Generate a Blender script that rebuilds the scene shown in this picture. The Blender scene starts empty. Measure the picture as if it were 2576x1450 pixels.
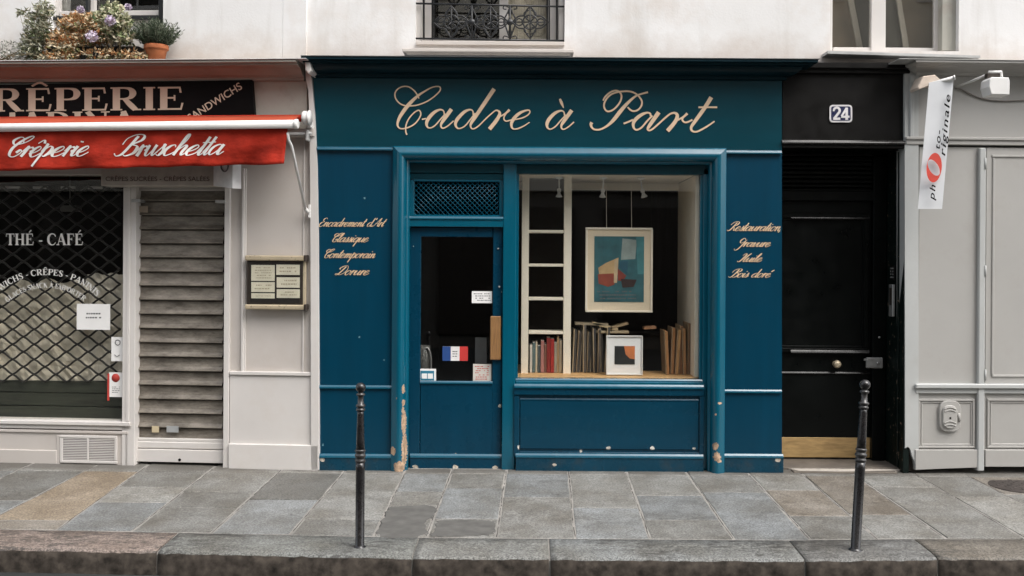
import bpy, bmesh, math, random
from mathutils import Vector, Matrix
rnd = random.Random(7)
SC = bpy.context.scene
COL = SC.collection
R = math.radians

# ------------------------------------------------------------------ camera, sky, sun, exposure
W, H = 2576.0, 1449.7                       # measuring grid used for the photogrammetry below
FPX, PX, PY = 2504.0, 1320.0, 650.0         # focal length and principal point on that grid
CAM_D, CAM_H, ROLL = 8.35, 1.783, 0.0065
cs, sn = math.cos(ROLL), math.sin(ROLL)
RIGHT, UP, FWD = Vector((cs, 0, sn)), Vector((-sn, 0, cs)), Vector((0, 1, 0))
CAMP = Vector((0, -CAM_D, CAM_H))
cam = bpy.data.cameras.new('camera')
camo = bpy.data.objects.new('camera', cam)
COL.objects.link(camo)
cam.sensor_width = 36
cam.lens = FPX * 36 / W
cam.shift_x = (W / 2 - PX) / W
cam.shift_y = (PY - H / 2) / W
cam.clip_end = 500
m = Matrix.Identity(4)
for i, v in enumerate((RIGHT, UP, -FWD)):
    for j in range(3):
        m[j][i] = v[j]
camo.matrix_world = Matrix.Translation(CAMP) @ m
SC.camera = camo

SUN_EL, SUN_AZ = R(54), R(48)               # azimuth measured from the street side towards the right
world = bpy.data.worlds.new('World')
SC.world = world
world.use_nodes = True
wn, wl = world.node_tree.nodes, world.node_tree.links
wn.clear()
sky = wn.new('ShaderNodeTexSky')
sky.sky_type = 'NISHITA'
sky.sun_disc = False
sky.sun_elevation = SUN_EL
sky.sun_rotation = math.pi - SUN_AZ
sky.air_density = 1.0
sky.dust_density = 4.0
sky.ozone_density = 1.0
hsv = wn.new('ShaderNodeHueSaturation')
hsv.inputs['Saturation'].default_value = 0.28      # cloud cover greys the sky
bg = wn.new('ShaderNodeBackground')
bg.inputs['Strength'].default_value = 0.15
wo = wn.new('ShaderNodeOutputWorld')
wl.new(sky.outputs[0], hsv.inputs['Color'])
wl.new(hsv.outputs[0], bg.inputs[0])
wl.new(bg.outputs[0], wo.inputs[0])
sl = bpy.data.lights.new('sun', 'SUN')
sl.energy = 0.6
sl.angle = R(40)
sl.color = (1.0, 0.955, 0.90)
so = bpy.data.objects.new('sun', sl)
COL.objects.link(so)
sd = Vector((math.sin(SUN_AZ) * math.cos(SUN_EL), -math.cos(SUN_AZ) * math.cos(SUN_EL), math.sin(SUN_EL)))
so.rotation_euler = sd.to_track_quat('Z', 'Y').to_euler()
so.location = (4, -8, 14)
SC.view_settings.view_transform = 'Standard'
SC.view_settings.look = 'None'
SC.view_settings.exposure = 1.25
SC.view_settings.gamma = 1.0
SC.cycles.max_bounces = 8
SC.cycles.transparent_max_bounces = 12
SC.cycles.sample_clamp_indirect = 6

# ------------------------------------------------------------------ measuring helpers
class Frame:
    """A vertical facade plane: origin, yaw. Local x runs along it, y into the building, z up."""
    def __init__(s, o, a):
        s.o, s.a = Vector(o), a
        s.m = Matrix.Translation(s.o) @ Matrix.Rotation(a, 4, 'Z')
        s.inv = s.m.inverted()
    def p(s, px, py, t=0.0):
        d = RIGHT * (px - PX) + UP * (PY - py) + FWD * FPX
        c = s.inv @ CAMP
        d = s.inv.to_3x3() @ d
        k = (t - c.y) / d.y
        q = c + d * k
        return q.x, q.z
    def P(s, px, py, t=0.0):
        x, z = s.p(px, py, t)
        return Vector((x, t, z))
SLOPE = 0.024
def gpt(px, py, dz=0.0):
    d = RIGHT * (px - PX) + UP * (PY - py) + FWD * FPX
    k = (SLOPE * CAMP.y + dz - CAMP.z) / (d.z - SLOPE * d.y)
    return CAMP + d * k
B = Frame((0, 0, 0), 0)
x_l, _ = B.p(803, 1183)
L = Frame((x_l, 0, 0), R(-4.0))
x_r, _ = B.p(2276, 1183)
G = Frame((x_r, 0, 0), R(1.6))

def catmull(pts, n=6):
    if len(pts) < 3:
        return [tuple(p) for p in pts]
    out = []
    P = [pts[0]] + list(pts) + [pts[-1]]
    for i in range(1, len(P) - 2):
        for k in range(n):
            t = k / n
            out.append(tuple(0.5 * (2 * b + (c - a) * t + (2 * a - 5 * b + 4 * c - d) * t * t + (3 * b - a - 3 * c + d) * t ** 3)
                             for a, b, c, d in zip(P[i - 1], P[i], P[i + 1], P[i + 2])))
    out.append(tuple(pts[-1]))
    return out

class MB:
    def __init__(s, fr=B):
        s.bm = bmesh.new()
        s.fr = fr
        s.mi = 0
        s.k = 0
    def face(s, vs, smooth=False):
        try:
            f = s.bm.faces.new(vs)
            f.material_index = s.mi
            f.smooth = smooth
            return f
        except ValueError:
            return None
    def box(s, x0, x1, y0, y1, z0, z1, bev=0.0025, rot=None, piv=None):
        if x0 > x1: x0, x1 = x1, x0
        if y0 > y1: y0, y1 = y1, y0
        if z0 > z1: z0, z1 = z1, z0
        c = [Vector((x, y, z)) for z in (z0, z1) for y in (y0, y1) for x in (x0, x1)]
        if rot is not None:
            pv = piv or Vector(((x0 + x1) / 2, (y0 + y1) / 2, z0))
            c = [pv + rot @ (q - pv) for q in c]
        v = [s.bm.verts.new(q) for q in c]
        fs = [s.face([v[i] for i in ix]) for ix in ((0, 2, 3, 1), (4, 5, 7, 6), (0, 1, 5, 4), (2, 6, 7, 3), (0, 4, 6, 2), (1, 3, 7, 5))]
        if bev and min(x1 - x0, y1 - y0, z1 - z0) > 2.2 * bev:
            es = {e for f in fs if f for e in f.edges}
            bmesh.ops.bevel(s.bm, geom=list(es), offset=bev, segments=1, affect='EDGES', clamp_overlap=True)
        return s
    def pb(s, px0, py0, px1, py1, t0, t1, bev=0.0025):
        """Box whose front face (local y = t0) covers the measured rectangle."""
        mx, my = (px0 + px1) / 2, (py0 + py1) / 2
        return s.box(s.fr.p(px0, my, t0)[0], s.fr.p(px1, my, t0)[0], t0, t1, s.fr.p(mx, py1, t0)[1], s.fr.p(mx, py0, t0)[1], bev)
    def ledge(s, px0, px1, py0, py1, t0, t1, frac=.62, tilt=30):
        """Moulding whose upper front edge is a weathered slope that sheds water."""
        mx, my = (px0 + px1) / 2, (py0 + py1) / 2
        x0, x1 = s.fr.p(px0, my, t0)[0], s.fr.p(px1, my, t0)[0]
        z1, z0 = s.fr.p(mx, py0, t0)[1], s.fr.p(mx, py1, t0)[1]
        hs = (z1 - z0) * frac
        dy = hs * math.tan(R(tilt))
        sec = [(t1, z0), (t0, z0), (t0, z1 - hs), (t0 + dy * .28, z1 - hs * .62), (t0 + dy, z1), (t1, z1)]
        a = [s.bm.verts.new((x0, y, z)) for y, z in sec]
        b = [s.bm.verts.new((x1, y, z)) for y, z in sec]
        s.face(a); s.face(b[::-1])
        for i in range(len(sec)):
            j = (i + 1) % len(sec)
            s.face([a[i], a[j], b[j], b[i]])
        return s
    def prism(s, pts, y0, y1, bev=0.0):
        a = [s.bm.verts.new((x, y0, z)) for x, z in pts]
        b = [s.bm.verts.new((x, y1, z)) for x, z in pts]
        n = len(pts)
        fs = [s.face(a), s.face(b[::-1])]
        for i in range(n):
            fs.append(s.face([a[i], b[i], b[(i + 1) % n], a[(i + 1) % n]]))
        if bev:
            bmesh.ops.bevel(s.bm, geom=list(a[i].link_edges[0] for i in range(0)) or list({e for e in fs[0].edges}), offset=bev, segments=1, affect='EDGES', clamp_overlap=True)
        return s
    def pprism(s, pp, t0, t1, bev=0.0):
        return s.prism([s.fr.p(a, b, t0) for a, b in pp], t0, t1, bev)
    def tube(s, pts, r, n=8, cap=True):
        pts = [Vector(p) for p in pts]
        rr = r if isinstance(r, (list, tuple)) else [r] * len(pts)
        rings = []
        ref = None
        for i, p in enumerate(pts):
            d = (pts[min(i + 1, len(pts) - 1)] - pts[max(i - 1, 0)]).normalized()
            if ref is None:
                ref = d.orthogonal().normalized()
            ref = (ref - d * ref.dot(d))
            if ref.length < 1e-6:
                ref = d.orthogonal()
            ref.normalize()
            b = d.cross(ref)
            rings.append([s.bm.verts.new(p + (ref * math.cos(2 * math.pi * k / n) + b * math.sin(2 * math.pi * k / n)) * rr[i]) for k in range(n)])
        for a, b in zip(rings, rings[1:]):
            for k in range(n):
                s.face([a[k], a[(k + 1) % n], b[(k + 1) % n], b[k]], True)
        if cap:
            s.face(rings[0][::-1])
            s.face(rings[-1])
        return s
    def lathe(s, prof, c=(0, 0, 0), axis='Z', n=24):
        c = Vector(c)
        rings = []
        for r, z in prof:
            ring = []
            for k in range(n):
                a = 2 * math.pi * k / n
                if axis == 'Z': q = Vector((r * math.cos(a), r * math.sin(a), z))
                elif axis == 'Y': q = Vector((r * math.cos(a), z, r * math.sin(a)))
                else: q = Vector((z, r * math.cos(a), r * math.sin(a)))
                ring.append(s.bm.verts.new(c + q))
            rings.append(ring)
        for a, b in zip(rings, rings[1:]):
            for k in range(n):
                s.face([a[k], a[(k + 1) % n], b[(k + 1) % n], b[k]], True)
        s.face(rings[0][::-1])
        s.face(rings[-1])
        return s
    def quad(s, a, b, c, d):
        s.face([s.bm.verts.new(q) for q in (a, b, c, d)])
        return s
    def ribbon(s, pts, fn, t, n=6, dt=0.00025):
        """A painted stroke: pts are (x, y, width) in the letter plane, fn maps them to (local x, z)."""
        q = catmull(pts, n)
        last = None
        for i, (x, y, w) in enumerate(q):
            a, b = q[max(i - 1, 0)], q[min(i + 1, len(q) - 1)]
            dx, dy = b[0] - a[0], b[1] - a[1]
            l = math.hypot(dx, dy) or 1
            nx, ny = -dy / l * w / 2, dx / l * w / 2
            y_ = t - s.k * dt - i * dt * 0.12
            X, Z = fn(x + nx, y + ny)
            X2, Z2 = fn(x - nx, y - ny)
            cur = (s.bm.verts.new((X, y_, Z)), s.bm.verts.new((X2, y_, Z2)))
            if last:
                s.face([last[0], last[1], cur[1], cur[0]])
            last = cur
        s.k = (s.k + 1) % 9
        return s
    def text(s, body, fn, t, size=1.0, off=0.0, shear=0.0, align='LEFT', gap=1.0):
        cu = bpy.data.curves.new('letters', 'FONT')
        cu.body, cu.size, cu.offset, cu.shear, cu.align_x = body, size, off, shear, align
        cu.space_character = gap
        o = bpy.data.objects.new('letters', cu)
        COL.objects.link(o)
        dg = bpy.context.evaluated_depsgraph_get()
        me = o.evaluated_get(dg).to_mesh()
        vs = []
        for v in me.vertices:
            X, Z = fn(v.co.x, v.co.y)
            vs.append(s.bm.verts.new((X, t, Z)))
        for p in me.polygons:
            s.face([vs[i] for i in p.vertices])
        o.evaluated_get(dg).to_mesh_clear()
        bpy.data.objects.remove(o)
        bpy.data.curves.remove(cu)
        return s

TOPS = []
def finish_mesh(name, mb, mats):
    bmesh.ops.recalc_face_normals(mb.bm, faces=mb.bm.faces[:])
    me = bpy.data.meshes.new(name)
    mb.bm.to_mesh(me)
    mb.bm.free()
    for q in (mats if isinstance(mats, (list, tuple)) else [mats]):
        me.materials.append(q)
    return me
def tag(o, label=None, cat=None, group=None, kind=None):
    if label: o['label'] = label
    if cat: o['category'] = cat
    if group: o['group'] = group
    if kind: o['kind'] = kind
    return o
def obj(name, mb, mats, parent=None, label=None, cat=None, group=None, kind=None):
    o = bpy.data.objects.new(name, finish_mesh(name, mb, mats))
    COL.objects.link(o)
    if parent is None:
        o.matrix_world = mb.fr.m
        TOPS.append(o)
    else:
        o.parent = parent
    return tag(o, label, cat, group, kind)
def thing(name, label, cat, group=None, fr=B):
    o = bpy.data.objects.new(name, None)
    COL.objects.link(o)
    o.empty_display_size = 0.1
    o.matrix_world = fr.m
    TOPS.append(o)
    return tag(o, label, cat, group)
def rebase():
    """Move every thing's origin to the middle of its base."""
    for o in TOPS:
        meshes = [c for c in [o] + list(o.children_recursive) if c.type == 'MESH']
        vs = [v.co for c in meshes for v in c.data.vertices]
        if not vs:
            continue
        lo = [min(v[i] for v in vs) for i in range(3)]
        hi = [max(v[i] for v in vs) for i in range(3)]
        c = Vector(((lo[0] + hi[0]) / 2, (lo[1] + hi[1]) / 2, lo[2]))
        for q in {k.data.name: k.data for k in meshes}.values():
            q.transform(Matrix.Translation(-c))
        o.matrix_world = o.matrix_world @ Matrix.Translation(c)

# ------------------------------------------------------------------ materials
def new_mat(name):
    mt = bpy.data.materials.new(name)
    mt.use_nodes = True
    nt = mt.node_tree
    return mt, nt, nt.nodes['Principled BSDF']
def mixc(nt, fac, a, b, mode='MIX'):
    n = nt.nodes.new('ShaderNodeMix')
    n.data_type = 'RGBA'
    n.blend_type = mode
    for sock, val in ((n.inputs[0], fac), (n.inputs[6], a), (n.inputs[7], b)):
        if hasattr(val, 'is_output'): nt.links.new(val, sock)
        elif isinstance(val, (int, float)): sock.default_value = val
        else: sock.default_value = (*val, 1) if len(val) == 3 else val
    return n.outputs[2]
def noise(nt, scale, detail=4, vec=None, rough=0.55, stretch=None):
    n = nt.nodes.new('ShaderNodeTexNoise')
    n.inputs['Scale'].default_value = scale
    n.inputs['Detail'].default_value = detail
    n.inputs['Roughness'].default_value = rough
    if vec is None:
        g = nt.nodes.new('ShaderNodeNewGeometry')
        vec = g.outputs['Position']
    if stretch:
        mp = nt.nodes.new('ShaderNodeMapping')
        mp.inputs['Scale'].default_value = stretch
        nt.links.new(vec, mp.inputs[0])
        vec = mp.outputs[0]
    nt.links.new(vec, n.inputs['Vector'])
    return n.outputs['Fac']
def ramp(nt, fac, a, b):
    n = nt.nodes.new('ShaderNodeMapRange')
    n.inputs[1].default_value, n.inputs[2].default_value = a, b
    nt.links.new(fac, n.inputs[0])
    return n.outputs[0]
def math_n(nt, op, a, b=None):
    n = nt.nodes.new('ShaderNodeMath')
    n.operation = op
    for i, v in enumerate((a, b)):
        if v is None: continue
        if hasattr(v, 'is_output'): nt.links.new(v, n.inputs[i])
        else: n.inputs[i].default_value = v
    return n.outputs[0]
def bump(nt, bs, fac, strength, dist=0.002):
    n = nt.nodes.new('ShaderNodeBump')
    n.inputs['Strength'].default_value = strength
    n.inputs['Distance'].default_value = dist
    nt.links.new(fac, n.inputs['Height'])
    nt.links.new(n.outputs[0], bs.inputs['Normal'])
def mul(c, k):
    return tuple(min(1, x * k) for x in c)

def mat(name, col, rough=0.5, var=0.12, scale=2.5, bmp=0.0, bscale=60, metal=0.0, spec=0.5, dirt=0.0, dirtcol=(0.06, 0.05, 0.04), stretch=None, dscale=4, chips=None, chipcol=(0.42, 0.33, 0.24), dings=0.0, coat=0.0, bdist=0.002, rvar=1.0):
    mt, nt, bs = new_mat(name)
    n1 = noise(nt, scale, 5, stretch=stretch)
    c = mixc(nt, ramp(nt, n1, 0.3, 0.7), mul(col, 1 - var), mul(col, 1 + var))
    if dirt:
        n2 = noise(nt, dscale, 8, rough=0.65, stretch=stretch)
        c = mixc(nt, math_n(nt, 'MULTIPLY', ramp(nt, n2, 0.5, 0.75), dirt), c, dirtcol)
    rfac = None
    if chips or dings:
        g = nt.nodes.new('ShaderNodeNewGeometry')
        pos = g.outputs['Position']
        nz = nt.nodes.new('ShaderNodeTexNoise')
        nz.inputs['Scale'].default_value = 55
        nz.inputs['Detail'].default_value = 6
        nz.inputs['Roughness'].default_value = 0.7
        nt.links.new(pos, nz.inputs['Vector'])
        mask = None
        for (cx, cz, rx, rz, amp) in chips or []:
            ds = nt.nodes.new('ShaderNodeVectorMath'); ds.operation = 'SUBTRACT'
            nt.links.new(nz.outputs['Color'], ds.inputs[0]); ds.inputs[1].default_value = (0.5, 0.5, 0.5)
            sc = nt.nodes.new('ShaderNodeVectorMath'); sc.operation = 'SCALE'
            nt.links.new(ds.outputs[0], sc.inputs[0]); sc.inputs['Scale'].default_value = amp
            ad = nt.nodes.new('ShaderNodeVectorMath'); ad.operation = 'ADD'
            nt.links.new(pos, ad.inputs[0]); nt.links.new(sc.outputs[0], ad.inputs[1])
            sb = nt.nodes.new('ShaderNodeVectorMath'); sb.operation = 'SUBTRACT'
            nt.links.new(ad.outputs[0], sb.inputs[0]); sb.inputs[1].default_value = (cx, 0, cz)
            mu = nt.nodes.new('ShaderNodeVectorMath'); mu.operation = 'MULTIPLY'
            nt.links.new(sb.outputs[0], mu.inputs[0]); mu.inputs[1].default_value = (1 / rx, 0, 1 / rz)
            ln = nt.nodes.new('ShaderNodeVectorMath'); ln.operation = 'LENGTH'
            nt.links.new(mu.outputs[0], ln.inputs[0])
            k = math_n(nt, 'LESS_THAN', ln.outputs['Value'], 1.0)
            mask = k if mask is None else math_n(nt, 'MAXIMUM', mask, k)
        if dings:
            vo = nt.nodes.new('ShaderNodeTexNoise')
            vo.inputs['Scale'].default_value = 26
            vo.inputs['Detail'].default_value = 1
            nt.links.new(pos, vo.inputs['Vector'])
            k = math_n(nt, 'GREATER_THAN', vo.outputs['Fac'], 1.0 - dings)
            mask = k if mask is None else math_n(nt, 'MAXIMUM', mask, k)
        n3 = noise(nt, 30, 5)
        cc = mixc(nt, ramp(nt, n3, 0.35, 0.65), mul(chipcol, 0.55), mul(chipcol, 1.3))
        c = mixc(nt, mask, c, cc)
        rfac = mask
    nt.links.new(c, bs.inputs['Base Color'])
    r0 = noise(nt, scale * 4, 4)
    rr = nt.nodes.new('ShaderNodeMapRange')
    rr.inputs[1].default_value, rr.inputs[2].default_value = 0.3, 0.7
    rr.inputs[3].default_value, rr.inputs[4].default_value = max(0.02, rough - 0.08 * rvar), min(1, rough + 0.1 * rvar)
    nt.links.new(r0, rr.inputs[0])
    nt.links.new(rr.outputs[0], bs.inputs['Roughness'])
    bs.inputs['Metallic'].default_value = metal
    bs.inputs['Specular IOR Level'].default_value = spec
    if coat:
        bs.inputs['Coat Weight'].default_value = coat
        bs.inputs['Coat Roughness'].default_value = 0.15
    if bmp:
        bump(nt, bs, noise(nt, bscale, 5, stretch=stretch), bmp, bdist)
    return mt

def glass_mat(name, tint=(1, 1, 1), refl=1.0):
    mt = bpy.data.materials.new(name)
    mt.use_nodes = True
    nt = mt.node_tree
    nt.nodes.clear()
    tr = nt.nodes.new('ShaderNodeBsdfTransparent'); tr.inputs[0].default_value = (*tint, 1)
    gl = nt.nodes.new('ShaderNodeBsdfGlossy'); gl.inputs['Roughness'].default_value = 0.012
    gl.inputs[0].default_value = (0.95, 0.96, 0.95, 1)
    lw = nt.nodes.new('ShaderNodeLayerWeight'); lw.inputs[0].default_value = 0.5
    mx = nt.nodes.new('ShaderNodeMixShader')
    out = nt.nodes.new('ShaderNodeOutputMaterial')
    k = math_n(nt, 'MULTIPLY', math_n(nt, 'ADD', 0.04, math_n(nt, 'MULTIPLY', math_n(nt, 'POWER', lw.outputs['Facing'], 5.0), 0.9)), refl)
    nt.links.new(k, mx.inputs[0]); nt.links.new(tr.outputs[0], mx.inputs[1]); nt.links.new(gl.outputs[0], mx.inputs[2])
    nt.links.new(mx.outputs[0], out.inputs[0])
    return mt

def attr_stone(name, speck=0.25, bmp=0.5, stains=True, scuffs=False):
    """Stone whose own colour comes per slab from the mesh, with grain, mottling and spots."""
    mt, nt, bs = new_mat(name)
    at = nt.nodes.new('ShaderNodeAttribute'); at.attribute_name = 'stone'
    g1 = noise(nt, 75, 3, rough=0.8)
    g2 = noise(nt, 13, 9, rough=0.78)
    g3 = noise(nt, 2.3, 5)
    c = mixc(nt, ramp(nt, g1, 0.40, 0.60), (1 - speck,) * 3, (1 + speck,) * 3)
    c = mixc(nt, 1.0, at.outputs['Color'], c, 'MULTIPLY')
    c2 = mixc(nt, ramp(nt, g2, 0.33, 0.67), (0.66, 0.65, 0.64), (1.20, 1.20, 1.19))
    c = mixc(nt, 1.0, c, c2, 'MULTIPLY')
    c3 = mixc(nt, ramp(nt, g3, 0.36, 0.64), (0.74, 0.71, 0.66), (1.10, 1.11, 1.11))
    c = mixc(nt, 1.0, c, c3, 'MULTIPLY')
    if stains:
        gp = nt.nodes.new('ShaderNodeNewGeometry')
        sp_ = nt.nodes.new('ShaderNodeSeparateXYZ'); nt.links.new(gp.outputs['Position'], sp_.inputs[0])
        wd_ = ramp(nt, math_n(nt, 'ADD', sp_.outputs['Y'], math_n(nt, 'MULTIPLY', noise(nt, 4, 6, rough=0.7), 0.30)), 0.0, 0.17)   # grime swept against the wall foot
        c = mixc(nt, math_n(nt, 'MULTIPLY', wd_, 0.7), c, (0.070, 0.062, 0.052))
        g8 = noise(nt, 26, 5, rough=0.8)
        c = mixc(nt, math_n(nt, 'MULTIPLY', ramp(nt, g8, 0.585, 0.65), 0.7), c, (0.050, 0.047, 0.042))
        v2 = nt.nodes.new('ShaderNodeTexVoronoi'); v2.inputs['Scale'].default_value = 9
        ga = nt.nodes.new('ShaderNodeNewGeometry'); nt.links.new(ga.outputs['Position'], v2.inputs['Vector'])
        k2_ = math_n(nt, 'MULTIPLY', ramp(nt, v2.outputs['Distance'], 0.085, 0.06), ramp(nt, noise(nt, 3.1, 2), 0.54, 0.60))
        c = mixc(nt, math_n(nt, 'MULTIPLY', k2_, 0.7), c, (0.36, 0.34, 0.31))
        v = nt.nodes.new('ShaderNodeTexVoronoi'); v.inputs['Scale'].default_value = 5.5
        g = nt.nodes.new('ShaderNodeNewGeometry'); nt.links.new(g.outputs['Position'], v.inputs['Vector'])
        sp = ramp(nt, v.outputs['Distance'], 0.085, 0.055)
        n5 = noise(nt, 1.7, 2)
        sp = math_n(nt, 'MULTIPLY', sp, ramp(nt, n5, 0.5, 0.62))
        c = mixc(nt, math_n(nt, 'MULTIPLY', sp, 0.6), c, (0.06, 0.055, 0.05))
    if scuffs:
        a = noise(nt, 9, 7, rough=0.8, stretch=(1, 3.2, 1))
        b = noise(nt, 1.3, 2)
        k = math_n(nt, 'MULTIPLY', ramp(nt, a, 0.50, 0.57), ramp(nt, b, 0.46, 0.56))
        c = mixc(nt, math_n(nt, 'MULTIPLY', k, 0.85), c, (0.045, 0.042, 0.038))
    nt.links.new(c, bs.inputs['Base Color'])
    nt.links.new(ramp(nt, g2, -0.6, 1.2), bs.inputs['Roughness'])
    bump(nt, bs, math_n(nt, 'ADD', g1, g2), bmp, 0.003)
    return mt

BLUE = (0.0015, 0.050, 0.086)
def cp(px, py, rx, ry, amp=0.02, t=0.0):
    x, z = B.p(px, py, t)
    return (x, z, rx * .8 / 300.0, ry * .85 / 300.0, amp * 1.25)
CH_SUR = [cp(1016, 978, 4, 14, .03), cp(1015, 1030, 3, 12, .03), cp(1017, 1062, 6, 36, .05), cp(1018, 1130, 7, 46, .05), cp(990, 1132, 9, 12, .035), cp(1006, 1172, 16, 18, .07),
          cp(1797, 1120, 8, 12, .04), cp(1801, 1146, 11, 13, .06), cp(1806, 1157, 8, 4), cp(1808, 1012, 7, 3, .015), cp(1000, 1000, 2, 2), cp(1797, 1040, 3, 3), cp(1016, 1012, 4, 10)]
CH_PL = [cp(813, 1155, 8, 6), cp(1290, 1160, 3, 16, .015), cp(1955, 1155, 9, 7), cp(1395, 1170, 7, 4)]
CH_DOOR = [cp(1042, 1152, 7, 6), cp(1144, 1151, 6, 5), cp(1245, 1154, 6, 5), cp(1042, 1180, 9, 6), cp(1144, 1180, 9, 6), cp(1245, 1182, 9, 6), cp(1262, 1100, 2, 36, .03), cp(1257, 1026, 5, 5)]
CH_RIS = [cp(1532, 1131, 7, 6), cp(1643, 1131, 7, 6), cp(1748, 1131, 5, 4), cp(1304, 1128, 3, 6), cp(1462, 1138, 4, 4)]
CH_PAN = [cp(917, 498, 3, 3), cp(904, 848, 3, 3), cp(966, 906, 2, 2), cp(812, 1120, 1.5, 4), cp(1822, 640, 1.5, 12, .01)]
M = {}
M['blue_panel'] = mat('blue_panel_paint', rvar=.3, col=(0.0002, 0.036, 0.069), rough=0.30, var=0.08, scale=1.6, bmp=0.06, bscale=40, stretch=(7, 7, .5), spec=.28, chips=CH_PAN, chipcol=(0.16, 0.30, 0.34))
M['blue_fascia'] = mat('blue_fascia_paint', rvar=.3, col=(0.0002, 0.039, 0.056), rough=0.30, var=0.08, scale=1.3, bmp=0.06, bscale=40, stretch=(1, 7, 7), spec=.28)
M['blue_frame'] = mat('lit_blue_gloss_paint', rvar=.3, col=(0.0002, 0.083, 0.134), rough=0.18, var=0.08, scale=3, bmp=0.02, bscale=60, spec=.6, stretch=(6, 6, .6), chips=CH_SUR, chipcol=(0.48, 0.33, 0.22))  # brighter copy of the shopfront blue, its lit look put into the colour
M['blue_plinth'] = mat('blue_plinth_paint', (0.0002, 0.037, 0.068), 0.26, 0.14, 3, 0.03, 90, spec=.4, chips=CH_PL, chipcol=(0.55, 0.48, 0.40), dirt=0.6, dirtcol=(0.035, 0.042, 0.042), dscale=7)
M['blue_door'] = mat('blue_door_paint', rvar=.3, col=(0.0002, 0.036, 0.070), rough=0.28, var=0.10, scale=2, bmp=0.05, bscale=50, stretch=(6, 6, .6), spec=.32, chips=CH_DOOR, chipcol=(0.52, 0.46, 0.38))
M['blue_riser'] = mat('blue_riser_paint', rvar=.3, col=(0.0002, 0.036, 0.068), rough=0.26, var=0.08, scale=2, bmp=0.05, bscale=50, stretch=(.6, 6, 6), spec=.38, chips=CH_RIS, chipcol=(0.60, 0.56, 0.50))
M['blue_ledge'] = mat('blue_enamel_moulding', (0.0006, 0.075, 0.125), 0.16, 0.06, 3, spec=.7, coat=.3)
M['blue_cornice'] = mat('dark_blue_cornice_paint', (0.0006, 0.016, 0.024), 0.4, 0.2, 2, 0.03, 90, spec=.2)  # darker blue than the rest of the shopfront
M['brown_cornice'] = mat('brown_stained_cornice', (0.27, 0.255, 0.22), 0.65, 0.14, 1.6, 0.1, 50, dirt=0.4, dirtcol=(0.13, 0.10, 0.08), stretch=(1, 1, 4))
M['gold'] = mat('cream_gold_lettering', (0.72, 0.53, 0.36), 0.5, 0.1, 12)
M['gold_small'] = mat('gilt_lettering', (0.66, 0.47, 0.29), 0.5, 0.16, 30)
M['white_letter'] = mat('white_lettering', (0.78, 0.76, 0.72), 0.6, 0.05, 9)
M['wall'] = None
M['cream_paint'] = mat('cream_white_paint', (0.50, 0.462, 0.428), 0.55, 0.06, 1.2, 0.12, 60, dirt=0.30, dirtcol=(0.40, 0.33, 0.27), dscale=3)
M['cream_bright'] = mat('white_trim_paint', (0.60, 0.572, 0.545), 0.5, 0.06, 2, 0.1, 60, dirt=0.25, dirtcol=(0.42, 0.36, 0.30))
M['beige_fascia'] = mat('beige_fascia_paint', (0.36, 0.35, 0.305), 0.6, 0.10, 1.5, 0.1, 60, dirt=0.45, dirtcol=(0.21, 0.155, 0.12), dscale=5)
M['sign_black'] = mat('black_sign_enamel', (0.0045, 0.004, 0.004), 0.5, 0.2, 3, spec=.08)
M['tan_letter'] = mat('tan_lettering', (0.50, 0.41, 0.31), 0.55, 0.08, 9)
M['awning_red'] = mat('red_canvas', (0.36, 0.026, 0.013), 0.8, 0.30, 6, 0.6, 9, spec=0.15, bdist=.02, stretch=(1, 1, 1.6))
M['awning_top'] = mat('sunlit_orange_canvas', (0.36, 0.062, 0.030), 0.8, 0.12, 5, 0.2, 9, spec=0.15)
M['white_metal'] = mat('white_metal', (0.74, 0.73, 0.71), 0.4, 0.05, 5, dirt=0.25, dirtcol=(0.40, 0.36, 0.30))
M['zinc'] = mat('zinc_sheet', (0.42, 0.42, 0.41), 0.5, 0.15, 6, dirt=0.4)
M['black'] = mat('black_gloss_paint', (0.0022, 0.0030, 0.0028), 0.35, 0.25, 2, 0.03, 90, spec=.16)
M['black_fascia'] = mat('black_fascia_paint', (0.0045, 0.004, 0.0036), 0.45, 0.25, 2, 0.03, 90, spec=.18)
M['black_green'] = mat('green_black_reveal', (0.0025, 0.007, 0.0058), 0.5, 0.3, 4, 0.1, 50, spec=.2, dings=0.30, chipcol=(0.16, 0.12, 0.09))
M['grey'] = mat('warm_grey_paint', (0.375, 0.365, 0.345), 0.55, 0.05, 1.5, 0.1, 60, dirt=0.25, dirtcol=(0.24, 0.21, 0.18), dscale=3)
M['grey_light'] = mat('pale_grey_trim', (0.43, 0.44, 0.43), 0.5, 0.06, 2, 0.1, 60, dirt=0.25, dirtcol=(0.24, 0.21, 0.18))
M['black_ledge'] = mat('black_enamel_moulding', (0.007, 0.0065, 0.006), 0.28, 0.1, 3, spec=.35)
M['brass'] = mat('worn_brass', (0.50, 0.335, 0.15), 0.36, 0.2, 7, 0.1, 30, metal=0.35, dirt=0.55, dirtcol=(0.20, 0.115, 0.05), stretch=(1, 1, 5))
M['brass_rail'] = mat('brass_rail', (0.56, 0.47, 0.33), 0.32, 0.1, 8, metal=0.35)
M['dark_bronze'] = mat('dark_bronze', (0.035, 0.026, 0.020), 0.4, 0.2, 8)
M['wood_handle'] = mat('varnished_wood', (0.25, 0.13, 0.05), 0.45, 0.3, 4, 0.2, 30, stretch=(40, 40, 3))
M['wood_floor'] = mat('pale_wood_board', (0.62, 0.37, 0.16), 0.5, 0.2, 4, stretch=(2, 30, 30))
M['steel'] = mat('dull_steel', (0.40, 0.40, 0.39), 0.4, 0.12, 14, metal=0.6)
M['iron'] = mat('black_iron', (0.010, 0.011, 0.012), 0.42, 0.2, 18, 0.2, 80)
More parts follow.
